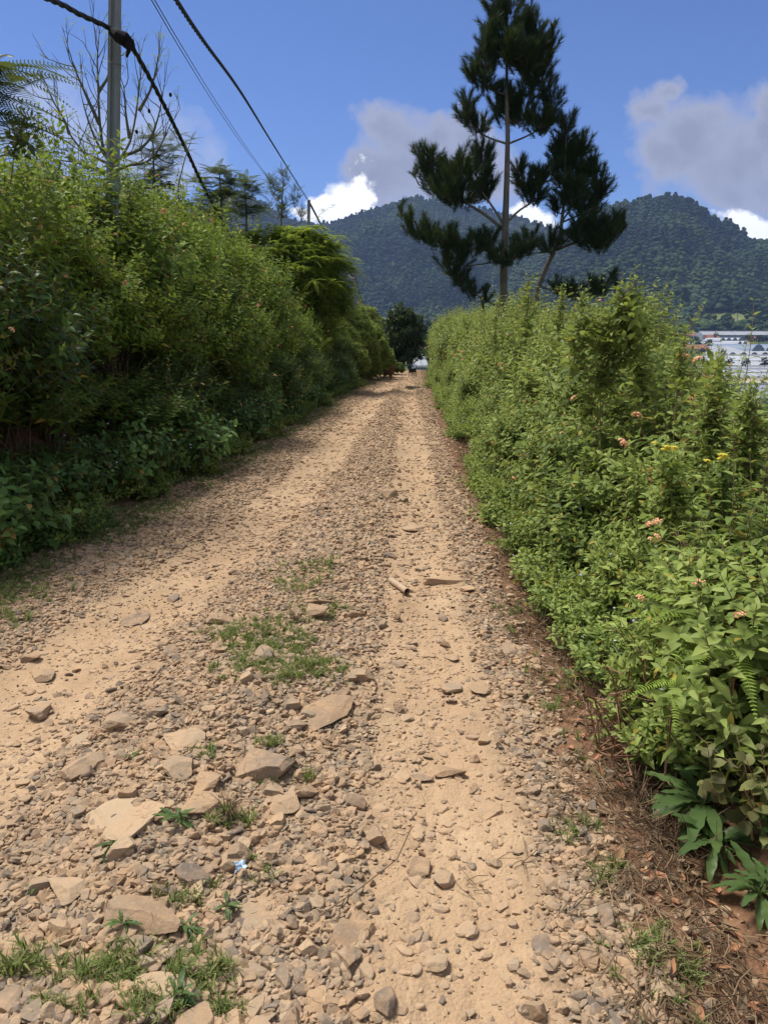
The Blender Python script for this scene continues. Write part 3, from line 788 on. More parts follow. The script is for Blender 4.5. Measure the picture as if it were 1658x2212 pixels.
hedge(1, 1.25, 1.3, 2.9, 43, protR, protRt, .80, 'the second row of the right hedge', 'light green lantana shrub', 'shrub', RG, seed=10)
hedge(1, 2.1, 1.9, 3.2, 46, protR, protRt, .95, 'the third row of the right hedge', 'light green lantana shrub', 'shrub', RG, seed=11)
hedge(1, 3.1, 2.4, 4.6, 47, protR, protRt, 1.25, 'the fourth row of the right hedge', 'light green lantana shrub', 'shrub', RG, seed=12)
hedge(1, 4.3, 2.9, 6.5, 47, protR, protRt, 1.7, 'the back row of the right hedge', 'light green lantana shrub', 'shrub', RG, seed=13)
for lst in (protL, protLt, protLb, protSR, protR, protRt, protW, protS):
    for r_, _, _ in lst: drop(r_)

# ------------------------------------------------------------------ grass and straw
def tuftT(seed, nb=16, L=.09, w=.004, spread=.9):
    g = np.random.default_rng(seed); V = []; F = []; b = 0
    for i in range(nb):
        a = g.random() * 6.283; l = L * g.uniform(.5, 1.1); lean = g.uniform(.2, spread)
        d = np.array([math.cos(a), math.sin(a), 0]); s = np.array([-d[1], d[0], 0]) * w * g.uniform(.7, 1.3)
        o = np.array([g.normal(0, .012), g.normal(0, .012), 0])
        p1 = o + d * l * lean * .35 + [0, 0, l * .5]; p2 = o + d * l * lean + [0, 0, l * (1 - lean * .45)]
        V += [o - s, o + s, p1 - s * .8, p1 + s * .8, p2]; F += [[b, b + 1, b + 3], [b, b + 3, b + 2], [b + 2, b + 3, b + 4]]; b += 5
    return np.array(V), np.array(F)
tufts = library('tuft', [MB().add(*tuftT(i, 15, .070, .0032, 1.1)).mesh('tuft', M['grass'], True) for i in range(4)] + [MB().add(*tuftT(9 + i, 12, .12, .004, 1.0)).mesh('tuft', M['grass'], True) for i in range(2)])
def straws(seed):
    g = np.random.default_rng(seed); mb = MB()
    for i in range(7):
        a = g.random() * 6.283; l = g.uniform(.03, .10); d = np.array([math.cos(a), math.sin(a), g.normal(0, .15)])
        o = np.array([g.normal(0, .03), g.normal(0, .03), .006]); e = o + d * l; m_ = (o + e) / 2 + g.normal(0, .008, 3) + [0, 0, .006]
        mb.add(*tube([o, m_, e], .0016, 3))
    return mb
strawlib = library('straw', [straws(i).mesh('straw', M['straw']) for i in range(5)])
def scat_xy(name, x, y, lib, nvar, s0, s1, lift=0, tilt=.15):
    n = len(x); z = H(x, y) + lift
    s = rng.uniform(s0, s1, n)
    return scatter(name, np.stack([x, y, z], 1), np.stack([rng.normal(0, tilt, n), rng.normal(0, tilt, n), rng.random(n) * 6.283], 1), np.stack([s, s, s], 1), nvar(n), lib)
xs = []; ys = []
def strip(n, y0, y1, f, sd, dens):
    y = y0 * (y1 / y0) ** rng.random(n); x = f(y) + rng.normal(0, sd, n); k = fbm(x * 2.2, y * 2.2, 3, 55) + .5 > dens + rng.normal(0, .06, n)
    xs.append(x[k]); ys.append(y[k])
strip(9500, 3, 34, lambda y: xl(y) - .06, .17, .40)
strip(700, 3.5, 34, lambda y: xr(y) - .02, .10, .58)
strip(170, 1.3, 4, lambda y: xr(y) - .12, .14, .55)
PATCH = [(580, 1385, 105, 50, 300), (600, 1440, 120, 40, 220), (690, 1320, 55, 30, 70), (650, 1240, 80, 30, 60), (700, 1220, 40, 12, 40), (640, 1265, 50, 15, 50), (480, 1370, 50, 20, 60), (700, 1450, 60, 25, 60),
         (60, 2090, 85, 30, 130), (240, 2110, 85, 40, 150), (430, 2110, 60, 50, 150), (340, 2180, 90, 25, 120), (290, 2060, 60, 25, 50), (480, 2190, 40, 20, 40), (150, 2180, 60, 20, 50),
         (570, 1690, 35, 14, 22), (490, 1775, 45, 20, 40), (400, 1930, 50, 25, 45), (445, 1628, 30, 12, 20), (580, 1608, 40, 10, 20), (662, 1685, 20, 8, 10), (1110, 1320, 40, 20, 30), (1190, 1525, 18, 18, 12),
         (1240, 1800, 60, 30, 30), (1300, 1900, 50, 40, 45), (1400, 2050, 50, 60, 55), (30, 1340, 40, 18, 40), (560, 1900, 25, 40, 14), (1480, 2110, 70, 60, 60)]
for px, py, rx, ry, n in PATCH:
    for _ in range(int(n * (.33 if py > 1850 else .75))):
        a = rng.random() * 6.283; r_ = math.sqrt(rng.random()) * (1 + .25 * rng.normal())
        p = ground_hit(px + rx * r_ * math.cos(a), py + ry * r_ * math.sin(a)); xs.append([p[0]]); ys.append([p[1]])
X_ = np.concatenate(xs); Y_ = np.concatenate(ys)
scat_xy('grass', X_, Y_, tufts, lambda n: np.where(rng.random(n) < .85, rng.integers(0, 4, n), rng.integers(4, 6, n)), .3, .75)
n = 1300; y = 1.2 * (20 / 1.2) ** rng.random(n); x = np.where(rng.random(n) < .72, xr(y) - .12 + rng.normal(0, .15, n), xl(y) - .05 + rng.normal(0, .2, n))
scat_xy('dry_straw', x, y, strawlib, lambda n: rng.integers(0, 5, n), .6, 1.3, .004, .1)
# dead leaves and litter on the right dirt edge
def deadleaf(i):
    V, F = leafT(.05, .025, .5, -.3 + .2 * i); return MB().add(V + [0, 0, .006], F)
dl_ = library('dead_leaf', [deadleaf(i).mesh('dead_leaf', [M['straw'], M['petal_red'], M['straw']][i]) for i in range(3)])
n = 800; y = 2.2 * (40 / 2.2) ** rng.random(n); x = xr(y) + rng.normal(0.06, .08, n)
def rtw(seed):
    g = np.random.default_rng(seed); mb = MB()
    for i in range(9):
        e = np.array([g.normal(0, .12), g.normal(0, .12), g.uniform(.01, .16)]); mb.add(*tube(bow((g.normal(0, .03), g.normal(0, .03), 0), e, .15, 4, .08), np.linspace(.003, .0015, 4), 3))
    return mb.mesh('twig', M['twig'])
scat_xy('dead_twigs', x, y, library('dry_twig', [rtw(i) for i in range(4)]), lambda n: rng.integers(0, 4, n), .4, 1.0, 0, .3)
n = 1100; y = 1.2 * (14 / 1.2) ** rng.random(n); x = xr(y) + rng.normal(0.02, .16, n)
scat_xy('fallen_leaves', x, y, dl_, lambda n: rng.integers(0, 3, n), .5, 1.1, .004, .35)

# ------------------------------------------------------------------ pine tree (two stems)
YP = 22.0
def pp(px, py, dy=0): return at(px, py, YP + dy)
def brushT(seed, L=.42, nl=.19, n=125):
    """a shoot of long needles around a short axis (+Z), swept up"""
    g = np.random.default_rng(seed); V = []; F = []; b = 0
    for i in range(n):
        t = g.random() ** .8; a = g.random() * 6.283; up = g.uniform(.55, 1.25) + t * 1.0
        d = unit(np.array([math.cos(a), math.sin(a), up])); l = nl * g.uniform(.75, 1.15)
        o = np.array([0, 0, L * t]); s = unit(np.cross(d, g.normal(size=3))) * .0057
        droop = np.array([0, 0, -.10 * l * g.random()])
        V += [o - s, o + s, o + d * l + droop]; F += [[b, b + 1, b + 2]]; b += 3
    return np.array(V), np.array(F)
BR = [brushT(i, .44, .21, 115) for i in range(6)]
PB = [(1095,8,28,32,0),(1062,38,18,26,0),(1148,30,14,22,0),(1098,70,44,34,0),(1152,72,34,36,.3),(1050,92,20,36,-.3),(1186,98,16,28,0),(1050,132,34,26,.4),(1140,122,48,34,-.2),(1022,158,16,24,0),(1052,180,34,14,0),(1165,160,40,30,.3),(1140,198,36,14,0),(1095,200,24,14,.4),(1100,110,40,30,-.5),
 (1008,240,20,32,0),(1036,272,26,20,.3),(1074,232,18,18,.5),(1112,250,40,26,.4),(1108,225,40,14,.2),(1160,262,30,24,-.3),(1192,222,20,34,0),(1178,270,24,16,.2),
 (925,342,26,26,0),(945,384,38,30,.4),(990,368,46,38,-.3),(1038,348,26,38,.2),(1000,418,56,28,.3),(1050,400,24,28,.4),(895,372,9,10,0),(960,410,40,22,-.4),
 (1120,372,16,22,.2),(1142,398,34,26,.3),(1168,378,22,22,-.2),(1150,426,32,14,.3),
 (866,455,8,18,0),(884,482,20,18,-.3),(920,502,34,18,-.5),(960,520,42,20,-.6),(1012,530,46,20,-.7),(980,562,42,16,-.5),(1096,548,42,22,-1.0),(1130,532,26,18,-.8),(1148,508,12,16,0),(1055,515,30,16,-.7),
 (985,592,24,18,-.4),(1000,612,18,12,-.4),(1022,628,18,14,-.4),(1046,642,13,20,-.4),
 (1222,272,20,26,0),(1216,318,32,32,.3),(1256,320,22,30,-.2),(1197,350,16,26,0),(1232,370,46,36,.2),(1282,368,18,26,0),(1302,388,13,24,0),(1240,420,46,26,-.3),(1290,412,28,26,.2),(1206,450,18,18,0),(1258,450,40,16,.3),
 (1270,482,38,18,-.4),(1310,492,38,20,-.5),(1346,475,14,18,-.3),(1290,520,46,20,-.6),(1248,510,32,20,-.5),(1190,526,28,16,-.4),
 (1330,604,14,20,-.4),(1292,625,32,15,-.4),(1242,630,36,13,-.3),(1206,626,18,14,-.2)]
LIMB = [ # polylines in picture points with depth offset, thickness
 ([(1090,500,0),(1050,465,.1),(1000,435,.2),(955,400,.3),(925,365,0)], .055), ([(1088,485,0),(1062,445,.1),(1030,400,.2),(1040,350,.2)], .045), ([(1010,440,.2),(960,425,0),(905,400,0)], .03),
 ([(1094,480,0),(1120,455,.2),(1160,430,.3),(1185,395,.2)], .04), ([(1092,310,0),(1060,300,.2),(1030,285,.3),(1008,255,0)], .035), ([(1094,312,0),(1130,298,.2),(1165,280,.1),(1195,235,0)], .035),
 ([(1093,205,0),(1060,195,.2),(1030,175,0),(1020,150,0)], .025), ([(1093,210,0),(1130,195,.2),(1165,165,.2),(1190,110,0)], .028), ([(1094,130,0),(1060,110,.1),(1048,85,0)], .018), ([(1094,130,0),(1130,100,.1),(1155,65,0)], .018), ([(1094,80,0),(1075,60,0),(1060,30,0)], .013), ([(1095,80,0),(1125,55,0),(1148,25,0)], .013),
 ([(1090,540,0),(1040,540,-.5),(980,535,-.6),(920,512,-.5),(880,490,-.2),(866,455,0)], .045), ([(1088,560,0),(1050,570,-.3),(1005,575,-.4),(980,600,-.4)], .03), ([(1086,668,0),(1050,650,-.2),(1015,630,-.4),(995,600,-.4)], .03), ([(1090,545,0),(1110,555,-.7),(1140,535,-.8)], .03),
 ([(1192,545,0),(1165,545,-.3),(1110,560,-.7)], .035), ([(1200,540,0),(1240,525,-.4),(1290,515,-.6),(1340,485,-.4)], .045), ([(1215,480,0),(1250,465,-.2),(1300,440,0)], .03), ([(1214,478,0),(1245,430,.1),(1285,380,0)], .03), ([(1215,500,0),(1260,490,-.4),(1310,480,-.5)], .03),
 ([(1216,440,0),(1198,400,0),(1195,350,0)], .022), ([(1220,380,0),(1245,345,0),(1256,310,0)], .02), ([(1170,620,0),(1220,640,-.3),(1280,640,-.4),(1325,620,-.4)], .03), ([(1180,590,0),(1150,600,-.2),(1120,590,-.3)], .02)]
def make_pine():
    base = pp(1086, 690); gz = float(H(base[0], base[1])); base[2] = gz
    root = empty('pine_tree', base, label='tall dark pine rising above the right hedge with two stems', cat='tree')
    off = base
    tm = MB()
    tr1 = [np.array([base[0], YP, gz - .2]), pp(1086, 640), pp(1088, 560), pp(1091, 480), pp(1094, 390), pp(1096, 300), pp(1094, 200), pp(1094, 100), pp(1095, 10), pp(1094, -25)]
    tm.add(*tube(np.array(tr1) - off, [.135, .118, .108, .092, .078, .064, .048, .032, .015, .006], 10))
    tm.build('trunk', M['bark'], root, True)
    t2 = MB()
    tr2 = [np.array([pp(1145, 690)[0], YP, float(H(pp(1145, 690)[0], YP)) - .2]), pp(1160, 625), pp(1178, 580), pp(1195, 545), pp(1210, 500), pp(1216, 450), pp(1219, 380), pp(1222, 300), pp(1222, 250)]
    t2.add(*tube(np.array(tr2) - off, [.095, .082, .072, .064, .054, .045, .034, .02, .008], 9)); t2.build('side_trunk', M['bark'], root, True)
    lb = MB(); pts = []
    for poly, th in LIMB:
        P = np.array([pp(a, b, c) for a, b, c in poly])
        # smooth
        t = np.linspace(0, len(P) - 1, 3 * len(P)); Q = np.stack([np.interp(t, np.arange(len(P)), P[:, k]) for k in range(3)], 1)
        Q[1:-1] = (Q[:-2] + Q[1:-1] * 2 + Q[2:]) / 4
        lb.add(*tube(Q - off, np.linspace(th, th * .3, len(Q)), 6)); pts.append(Q)
    pts += [np.array(tr1[3:]), np.array(tr2[4:])]
    for q in range(2):
        tt = [tr1[2:], tr2[3:]][q]; tt = np.array(tt); t = np.linspace(0, len(tt) - 1, 60); pts.append(np.stack([np.interp(t, np.arange(len(tt)), tt[:, k]) for k in range(3)], 1))
    PT = np.concatenate(pts)
    g = np.random.default_rng(77); cr = MB(); m1 = K / FPX * YP
    for bx, by, rx, ry, dy in PB:
        n = max(5, int(rx * ry * 3.14 / 74)); C = pp(bx, by, dy); rad = np.array([rx * m1, max(rx * .9 * m1, .35), ry * m1])
        d = unit(g.normal(size=(n, 3))) * (g.random((n, 1)) ** .4); P = C + d * rad * .95
        A = unit(d * np.array([.8, .8, .4]) + [0, 0, .85] + g.normal(0, .2, (n, 3)))
        k = g.integers(0, 6, n); S = g.uniform(.75, 1.15, n) * (.75 if rx < 16 else 1)
        for i in range(6):
            mk = k == i
            if mk.any(): cr.add(*inst(BR[i], frames(A[mk], g.random(mk.sum()) * 6.283), S[mk], P[mk] - A[mk] * .22 - off))
        hub = C - [0, 0, rad[2] * .5]; j = np.argmin(((PT - hub) ** 2).sum(1)); q = PT[j]
        if np.linalg.norm(q - hub) > .05: lb.add(*tube(bow(q, hub, .08, 4) - off, np.linspace(.022, .012, 4), 4))
        for i in range(0, n, 1): lb.add(*tube(bow(hub, P[i], .12, 4) - off, np.linspace(.012, .006, 4), 3))
    lb.build('limb', M['bark'], root, True); cr.build('crown', M['needle'], root)
make_pine()

# ------------------------------------------------------------------ other trees
FR = [frondT(.34, 15, .05, .006, .25), frondT(.34, 15, .055, .006, .5)]
FRX = [frondT(.42, 18, .075, .010, .5), frondT(.36, 16, .065, .009, .8)]
FRB = [frondT(.62, 26, .12, .008, .35), frondT(.62, 26, .13, .008, .6)]
def frond_tree(name, label, trunk, th, blobs, Y, fr, per, leafm, barkm='bark', size=(.8, 1.2), cat='tree', seed=0, grp=None, extra=None, flat=.25):
    """trunk: polyline in world; blobs: (px,py,rx,ry,dy,n) picture positions at depth Y+dy"""
    g = np.random.default_rng(seed); off = np.array(trunk[0], float)
    root = empty(name, off, label=label, cat=cat, grp=None) if False else tag(empty(name, off), label, cat, grp)
    tm = MB(); T = np.array(trunk, float); t = np.linspace(0, len(T) - 1, 4 * len(T)); Q = np.stack([np.interp(t, np.arange(len(T)), T[:, k]) for k in range(3)], 1)
    tm.add(*tube(Q - off, np.linspace(th, th * .25, len(Q)), 7)); tm.build('trunk', M[barkm], root, True)
    lb, cr = MB(), MB(); m1 = K / FPX * Y
    for bx, by, rx, ry, dy, n in blobs:
        C = at(bx, by, Y + dy); rad = np.array([rx * m1, rx * m1, ry * m1])
        d = unit(g.normal(size=(n, 3))) * (g.random((n, 1)) ** .4); P = C + d * rad * (1 + .35 * g.normal(size=(n, 1)) * (n > 20))
        hub = C - [0, 0, rad[2] * .7]; q = Q[np.argmin(((Q - hub) ** 2).sum(1))]
        lb.add(*tube(bow(q, hub, .06, 5, .03) - off, np.linspace(th * .4, th * .2, 5), 4))
        for i in range(n):
            lb.add(*tube(bow(hub, P[i], .08, 4, .03) - off, np.linspace(th * .16, th * .07, 4), 3))
            a0 = g.random() * 6.283
            for k in range(per):
                a = a0 + k * 6.283 / per + g.normal(0, .2); el = g.normal(flat, .25)
                dd = np.array([[math.cos(a) * math.cos(el), math.sin(a) * math.cos(el), math.sin(el)]])
                cr.add(*inst(fr[k % len(fr)], leafR(dd, np.array([[0, 0, 1.0]]) + g.normal(0, .1, (1, 3))), g.uniform(*size, 1), (P[i] - off)[None]))
    lb.build('limb', M[barkm], root, True); cr.build('crown', leafm, root)
    return root
def gp(px, Y, pyguess=600, sink=.1):
    p = at(px, pyguess, Y); p[2] = float(H(p[0], Y)) - sink; return p
frond_tree('feathery_tree', 'dark fern-leaved tree reaching in from the left picture edge', [gp(-120, 7.5), at(-110, 300, 7.5), at(-50, 180, 7.5)], .05,
           [(-20, 150, 14, 10, 0, 3), (-30, 200, 14, 10, 0, 3), (-15, 250, 20, 20, 0, 4), (-45, 175, 20, 20, 0, 3)], 7.5, FRB, 6, M['frond'], size=(1.0, 1.35), seed=1, flat=.15)
frond_tree('feathery_tree', 'dark layered feathery sapling standing just right of the near pole', [gp(335, 17), at(333, 420, 17), at(330, 285, 17)], .05,
           [(328, 300, 8, 10, 0, 3), (335, 335, 25, 12, 0, 5), (330, 370, 38, 14, 0, 7), (345, 400, 45, 14, 0, 8), (372, 330, 8, 30, .3, 4)], 17, FRB, 6, M['frond'], size=(.7, 1.0), seed=2, flat=.35)
frond_tree('feathery_tree', 'umbrella-topped feathery tree behind the left hedge, left of two', [gp(480, 23), at(478, 440, 23), at(474, 375, 23)], .06,
           [(475, 372, 18, 6, 0, 5), (440, 395, 20, 10, 0, 5), (500, 400, 16, 12, 0, 5), (470, 425, 42, 14, 0, 12), (450, 455, 30, 15, 0, 7)], 23, FRB, 7, M['frond'], size=(.8, 1.2), seed=3, flat=.3)
frond_tree('feathery_tree', 'umbrella-topped feathery tree behind the left hedge, right of two', [gp(532, 25), at(532, 460, 25), at(528, 395, 25)], .06,
           [(528, 395, 20, 8, 0, 6), (545, 415, 12, 12, 0, 5), (515, 430, 24, 14, 0, 8), (540, 450, 24, 14, 0, 7), (500, 465, 40, 12, 0, 10)], 25, FRB, 7, M['frond'], size=(.8, 1.1), seed=4, flat=.3)
frond_tree('slender_tree', 'slender bluish tree with sparse upright sprays beside the far pole', [gp(605, 30), at(607, 460, 30), at(612, 385, 30)], .06,
           [(587, 395, 8, 16, 0, 6), (614, 390, 10, 16, 0, 8), (600, 420, 24, 18, 0, 14), (635, 425, 12, 20, 0, 8), (610, 455, 40, 20, 0, 22), (650, 470, 14, 12, 0, 6)], 30, FR, 6, M['frond'], size=(.9, 1.4), seed=5, flat=.9)
frond_tree('feathery_shrub', 'lone bare shoot topped by a few fronds above the hedge, under the near cable', [gp(372, 14), at(385, 400, 14), at(400, 340, 14), at(414, 300, 14)], .018,
           [(414, 298, 4, 3, 0, 2), (405, 325, 5, 5, 0, 1)], 14, FR, 5, M['frond'], size=(.5, .8), seed=6, flat=.5, cat='shrub')
frond_tree('feathery_tree', 'lime green fine-leaved tree hanging over the left edge of the track', [gp(655, 25), at(650, 640, 25), at(650, 560, 25), at(640, 520, 25)], .09,
           [(545, 510, 26, 16, 0, 24), (570, 560, 40, 26, 0, 36), (600, 508, 40, 20, 0, 40), (650, 505, 40, 18, 0, 44), (610, 545, 50, 30, -.5, 70), (690, 530, 40, 26, 0, 60), (720, 570, 36, 34, 0, 60), (655, 575, 50, 34, -.8, 80), (690, 615, 50, 34, -.6, 80), (735, 620, 26, 26, 0, 40), (738, 660, 20, 20, 0, 24), (640, 640, 50, 34, -.6, 70), (600, 600, 50, 34, -.4, 60), (690, 670, 44, 24, -.3, 44), (600, 650, 40, 26, -.3, 40), (560, 615, 36, 28, -.3, 36), (700, 705, 40, 20, -.3, 34)],
           25, FRX, 11, M['feather'], size=(.9, 1.5), seed=7, flat=.1)
frond_tree('feathery_shrub', 'thin arching sprig sticking out right of the far pole', [gp(690, 27), at(684, 500, 27), at(688, 465, 27), at(712, 448, 27)], .014,
           [(700, 455, 10, 5, 0, 3), (720, 445, 8, 4, 0, 2), (686, 480, 8, 10, 0, 2)], 27, FR, 4, M['feather'], size=(.6, .9), seed=8, flat=.2, cat='shrub')

# bare branching tree behind the near pole
def bare_tree():
    Y = 15.5; m1 = K / FPX * Y; g = np.random.default_rng(5)
    base = gp(262, Y); root = tag(empty('bare_tree', base), 'nearly leafless pale tree with upcurved branches behind the near pole', 'tree')
    tm, cr, bd = MB(), MB(), MB(); tips = []
    def seg(P, r0, r1): tm.add(*tube(np.array(P) - base, np.linspace(r0, r1, len(P)), 6))
    seg([base, at(258, 430, Y), at(246, 360, Y)], .10, .075)
    mains = [[(246,360),(225,335),(205,300),(190,260),(180,225)], [(246,360),(215,345),(180,330),(150,290),(125,230)], [(246,360),(222,320),(215,260),(212,190),(210,130),(212,100)], [(215,270),(190,215),(168,165),(155,130)], [(246,362),(262,340),(280,310),(290,270),(300,200),(305,150)], [(262,338),(300,325),(325,300),(340,260),(350,215)], [(246,370),(275,358),(315,352),(340,330),(365,275)], [(212,200),(232,170),(245,120)], [(240,375),(205,365),(160,350),(115,345)], [(300,240),(325,195),(335,160)], [(280,300),(272,250),(268,190)], [(150,290),(140,260),(112,215)]]
    def rec(P0, d, L, r, lv):
        n = 4; P = [P0]; 
        for i in range(n):
            d = unit(d + g.normal(0, .12, 3) + [0, 0, .10]); P.append(P[-1] + d * L / n)
        tm.add(*tube(np.array(P) - base, np.linspace(r, r * .5, n + 1), 4))
        if lv <= 0: tips.append((P[-1], d)); return
        for k in range(2 + (g.random() < .4)):
            j = g.integers(2, n + 1); rec(P[j], unit(d + g.normal(0, .45, 3) * [1, 1, .6] + [0, 0, .25]), L * g.uniform(.55, .8), r * .55, lv - 1)
    for mn in mains:
        dy = g.normal(0, .35); P = np.array([at(a, b, Y + dy * i / len(mn)) for i, (a, b) in enumerate(mn)])
        t = np.linspace(0, len(P) - 1, 4 * len(P)); Q = np.stack([np.interp(t, np.arange(len(P)), P[:, k]) for k in range(3)], 1); Q[1:-1] = (Q[:-2] + 2 * Q[1:-1] + Q[2:]) / 4
        tm.add(*tube(Q - base, np.linspace(.036, .010, len(Q)), 5))
        for j in range(5, len(Q), 2):
            if g.random() < .95: rec(Q[j], unit(Q[j] - Q[j - 1] + g.normal(0, .10, 3) + [0, 0, .04]), g.uniform(.3, .6), .011, 1)
        rec(Q[-1], unit(Q[-1] - Q[-3]), .4, .010, 2)
    for P, d in tips:
        if g.random() < .42:
            for k in range(3):
                a = g.random() * 6.283; dd = np.array([[math.cos(a), math.sin(a), g.uniform(-.2, .7)]])
                cr.add(*inst(FR[0], leafR(unit(dd), np.array([[0, 0, 1.]])), g.uniform(.35, .7, 1), (P - base)[None]))
    tm.build('trunk', M['greybark'], root, True); cr.build('crown', M['feather'], root)
    for px, py in ((357, 229), (322, 240), (368, 205), (295, 285)):
        o = MB().add(ICO[2][0] * [.028, .028, .04], ICO[2][1]).build('seed_pod', M['cloth'], root, True); o.location = at(px, py, Y - .2) - base
bare_tree()

# dense broadleaf trees from leaf clusters
LT = leafT(1, .55, .15, .35)
CL = []
for s in range(4):
    g = np.random.default_rng(300 + s); d = unit(g.normal(size=(26, 3)) + [0, 0, .3]); CL.append(inst(LT, leafR(d, g.normal(0, .4, (26, 3)) + [0, 0, 1]), g.uniform(.10, .17, 26), d * .10 * g.random((26, 1))))
def leafy_tree(name, label, base, blobs, leafm, n=90, s=1., cat='tree', grp=None, seed=0, trunk=.12, bark='bark'):
    """blobs in metres relative to the base: (x,y,z,rx,ry,rz)"""
    g = np.random.default_rng(seed); root = tag(empty(name, base), label, cat, grp)
    tm, cr = MB(), MB(); top = np.array(blobs[0][:3]) * [.5, .5, .8]
    tm.add(*tube(bow((0, 0, -.3), top, 0, 6, .03), np.linspace(trunk, trunk * .4, 6), 7))
    for b in blobs:
        C = np.array(b[:3]); rad = np.array(b[3:])
        tm.add(*tube(bow((0, 0, C[2] * .35), C, .05, 5, .03), np.linspace(trunk * .5, trunk * .12, 5), 5))
        m_ = int(n * rad[0] * rad[2] / (s * s)) + 6; d, r = ell(m_, g, -.7, .45); P = C + d * rad * (r * (1 + .2 * np.sin(4 * d[:, 0] + b[0]) * np.sin(5 * d[:, 2])))[:, None]
        k = g.integers(0, 4, len(P))
        for i in range(4):
            mk = k == i
            if mk.any(): cr.add(*inst(CL[i], frames(unit(d[mk] + g.normal(0, .4, (mk.sum(), 3))), g.random(mk.sum()) * 6.28), g.uniform(.8, 1.3, mk.sum()) * s, P[mk]))
    tm.build('trunk', M[bark], root, True); cr.build('crown', leafm, root)
    return root
def zb(x, y): return (x, y, float(H(x, y)))
leafy_tree('broadleaf_tree', 'dark glossy round tree standing where the track ends', zb(1.15, 47), [(.0, 0, 3.4, .8, .8, .8), (-.5, 0, 2.9, .7, .7, .7), (.6, .2, 3.0, .75, .7, .8), (0, -.2, 2.4, 1.1, .9, .8), (.75, .2, 2.0, .55, .6, .7), (-.5, 0, 1.7, .8, .8, .7), (.3, 0, 1.2, .8, .8, .7), (-.2, -.2, .7, .9, .7, .5)], M['darkleaf'], 120, .9, seed=21)
leafy_tree('broadleaf_shrub', 'pale green bush behind the dark round tree', zb(-1.2, 49), [(0, 0, 2.9, .8, .7, .7), (.6, 0, 2.3, .8, .7, .8), (-.5, 0, 1.8, .9, .8, .9)], M['lantana_r'], 120, .7, 'shrub', seed=22)
leafy_tree('broadleaf_shrub', 'low brownish green bush at the end of the left verge, behind the brown dog', zb(.15, 37.5), [(0, 0, .45, .55, .4, .4), (.45, .4, .3, .45, .4, .3), (-.5, .3, .5, .5, .4, .45)], M['weed'], 260, .45, 'shrub', seed=23, trunk=.03)
leafy_tree('broadleaf_shrub', 'soft green bush past the dark round tree, left of the right hedge', zb(4.2, 75), [(0, 0, 2.2, 1.3, 1, 1.3), (-1.0, 0, 1.2, 1.2, 1, 1.0), (1, 0, 1.6, 1.2, 1, 1.2)], M['weed'], 60, 1.0, 'shrub', seed=24)
# light shrubs closing the left side near the dogs
g_ = np.random.default_rng(9)
for i, (px, Y, w, py) in enumerate(((735, 31, .9, 690), (770, 32, .9, 672), (800, 33.5, .8, 690), (755, 29.5, .7, 735), (790, 32, .6, 745), (822, 35, .6, 735))):
    p = at(px, py, Y); gz = float(H(p[0], Y)); h = p[2] - gz
    leafy_tree('lantana_shrub', f'{ordinal(i)} of the pale lime bushes past the fine-leaved tree, left verge', (p[0], Y, gz), [(0, 0, h * .72, w * .7, w * .7, h * .28), (0, 0, h * .35, w, w, h * .38), (.2, -.2, h * .5, w * .8, w * .8, h * .35)], M['lantana_r'], 200, .5, 'shrub', 'pale lime bushes at the far left verge', 400 + i, .04)

# tall leggy shrub standing out of the right hedge
def blob_shrub(name, label, base, stem, blobs, Y, leafm, cat='shrub', shoots=SHOOT_L, dens=1., seed=0, stemm='twig', th=.010, sc=(.8, 1.15)):
    g = np.random.default_rng(seed); root = tag(empty(name, base), label, cat); base = np.array(base); mbl, mbs = MB(), MB(); m1 = K / FPX * Y
    T = np.array([base] + [at(a, b, Y) for a, b in stem]); mbs.add(*tube(T - base, np.linspace(th, th * .5, len(T)), 6))
    for bx, by, rx, ry, dy, n in blobs:
        C = at(bx, by, Y + dy); rad = np.array([rx * m1, max(.06, rx * .8 * m1), ry * m1])
        q = T[np.argmin(((T - C) ** 2).sum(1))]; mbs.add(*tube(bow(q, C, .05, 4) - base, np.linspace(th * .5, th * .3, 4), 4))
        foliage(mbl, mbs, C - base, rad, n, shoots, g, .9, sc, -.6, .3)
    mbl.build('foliage', leafm, root, True); mbs.build('branch', M[stemm], root, True); return root
p = at(1297, 990, 5.6); blob_shrub('lantana_shrub', 'tallest leggy shrub above the right hedge, with a bare dark stem', (p[0], 5.6, float(H(p[0], 5.6))), [(1297, 985), (1296, 900), (1297, 790), (1310, 720)],
    [(1345, 640, 20, 24, 0, 11), (1350, 690, 26, 26, 0, 15), (1300, 700, 26, 22, 0, 12), (1260, 680, 24, 20, 0, 10), (1320, 750, 34, 26, 0, 16), (1370, 730, 22, 20, 0, 8), (1240, 730, 22, 18, 0, 6), (1380, 680, 16, 20, 0, 5), (1300, 790, 44, 24, 0, 14), (1270, 850, 40, 30, .15, 12), (1340, 860, 40, 30, .15, 12)], 5.6, M['lantana_r'], seed=31, th=.006, sc=(.6, .9), shoots=SHOOT_R)
p = at(1135, 750, 12.0); blob_shrub('lantana_shrub', 'narrow upright shoot rising in front of the two pine stems', (p[0], 12, float(H(p[0], 12))), [(1135, 740), (1140, 660), (1143, 600)],
    [(1143, 605, 6, 15, 0, 4), (1140, 640, 14, 15, 0, 5), (1135, 690, 22, 18, 0, 9)], 12.0, M['lantana_r'], seed=32)
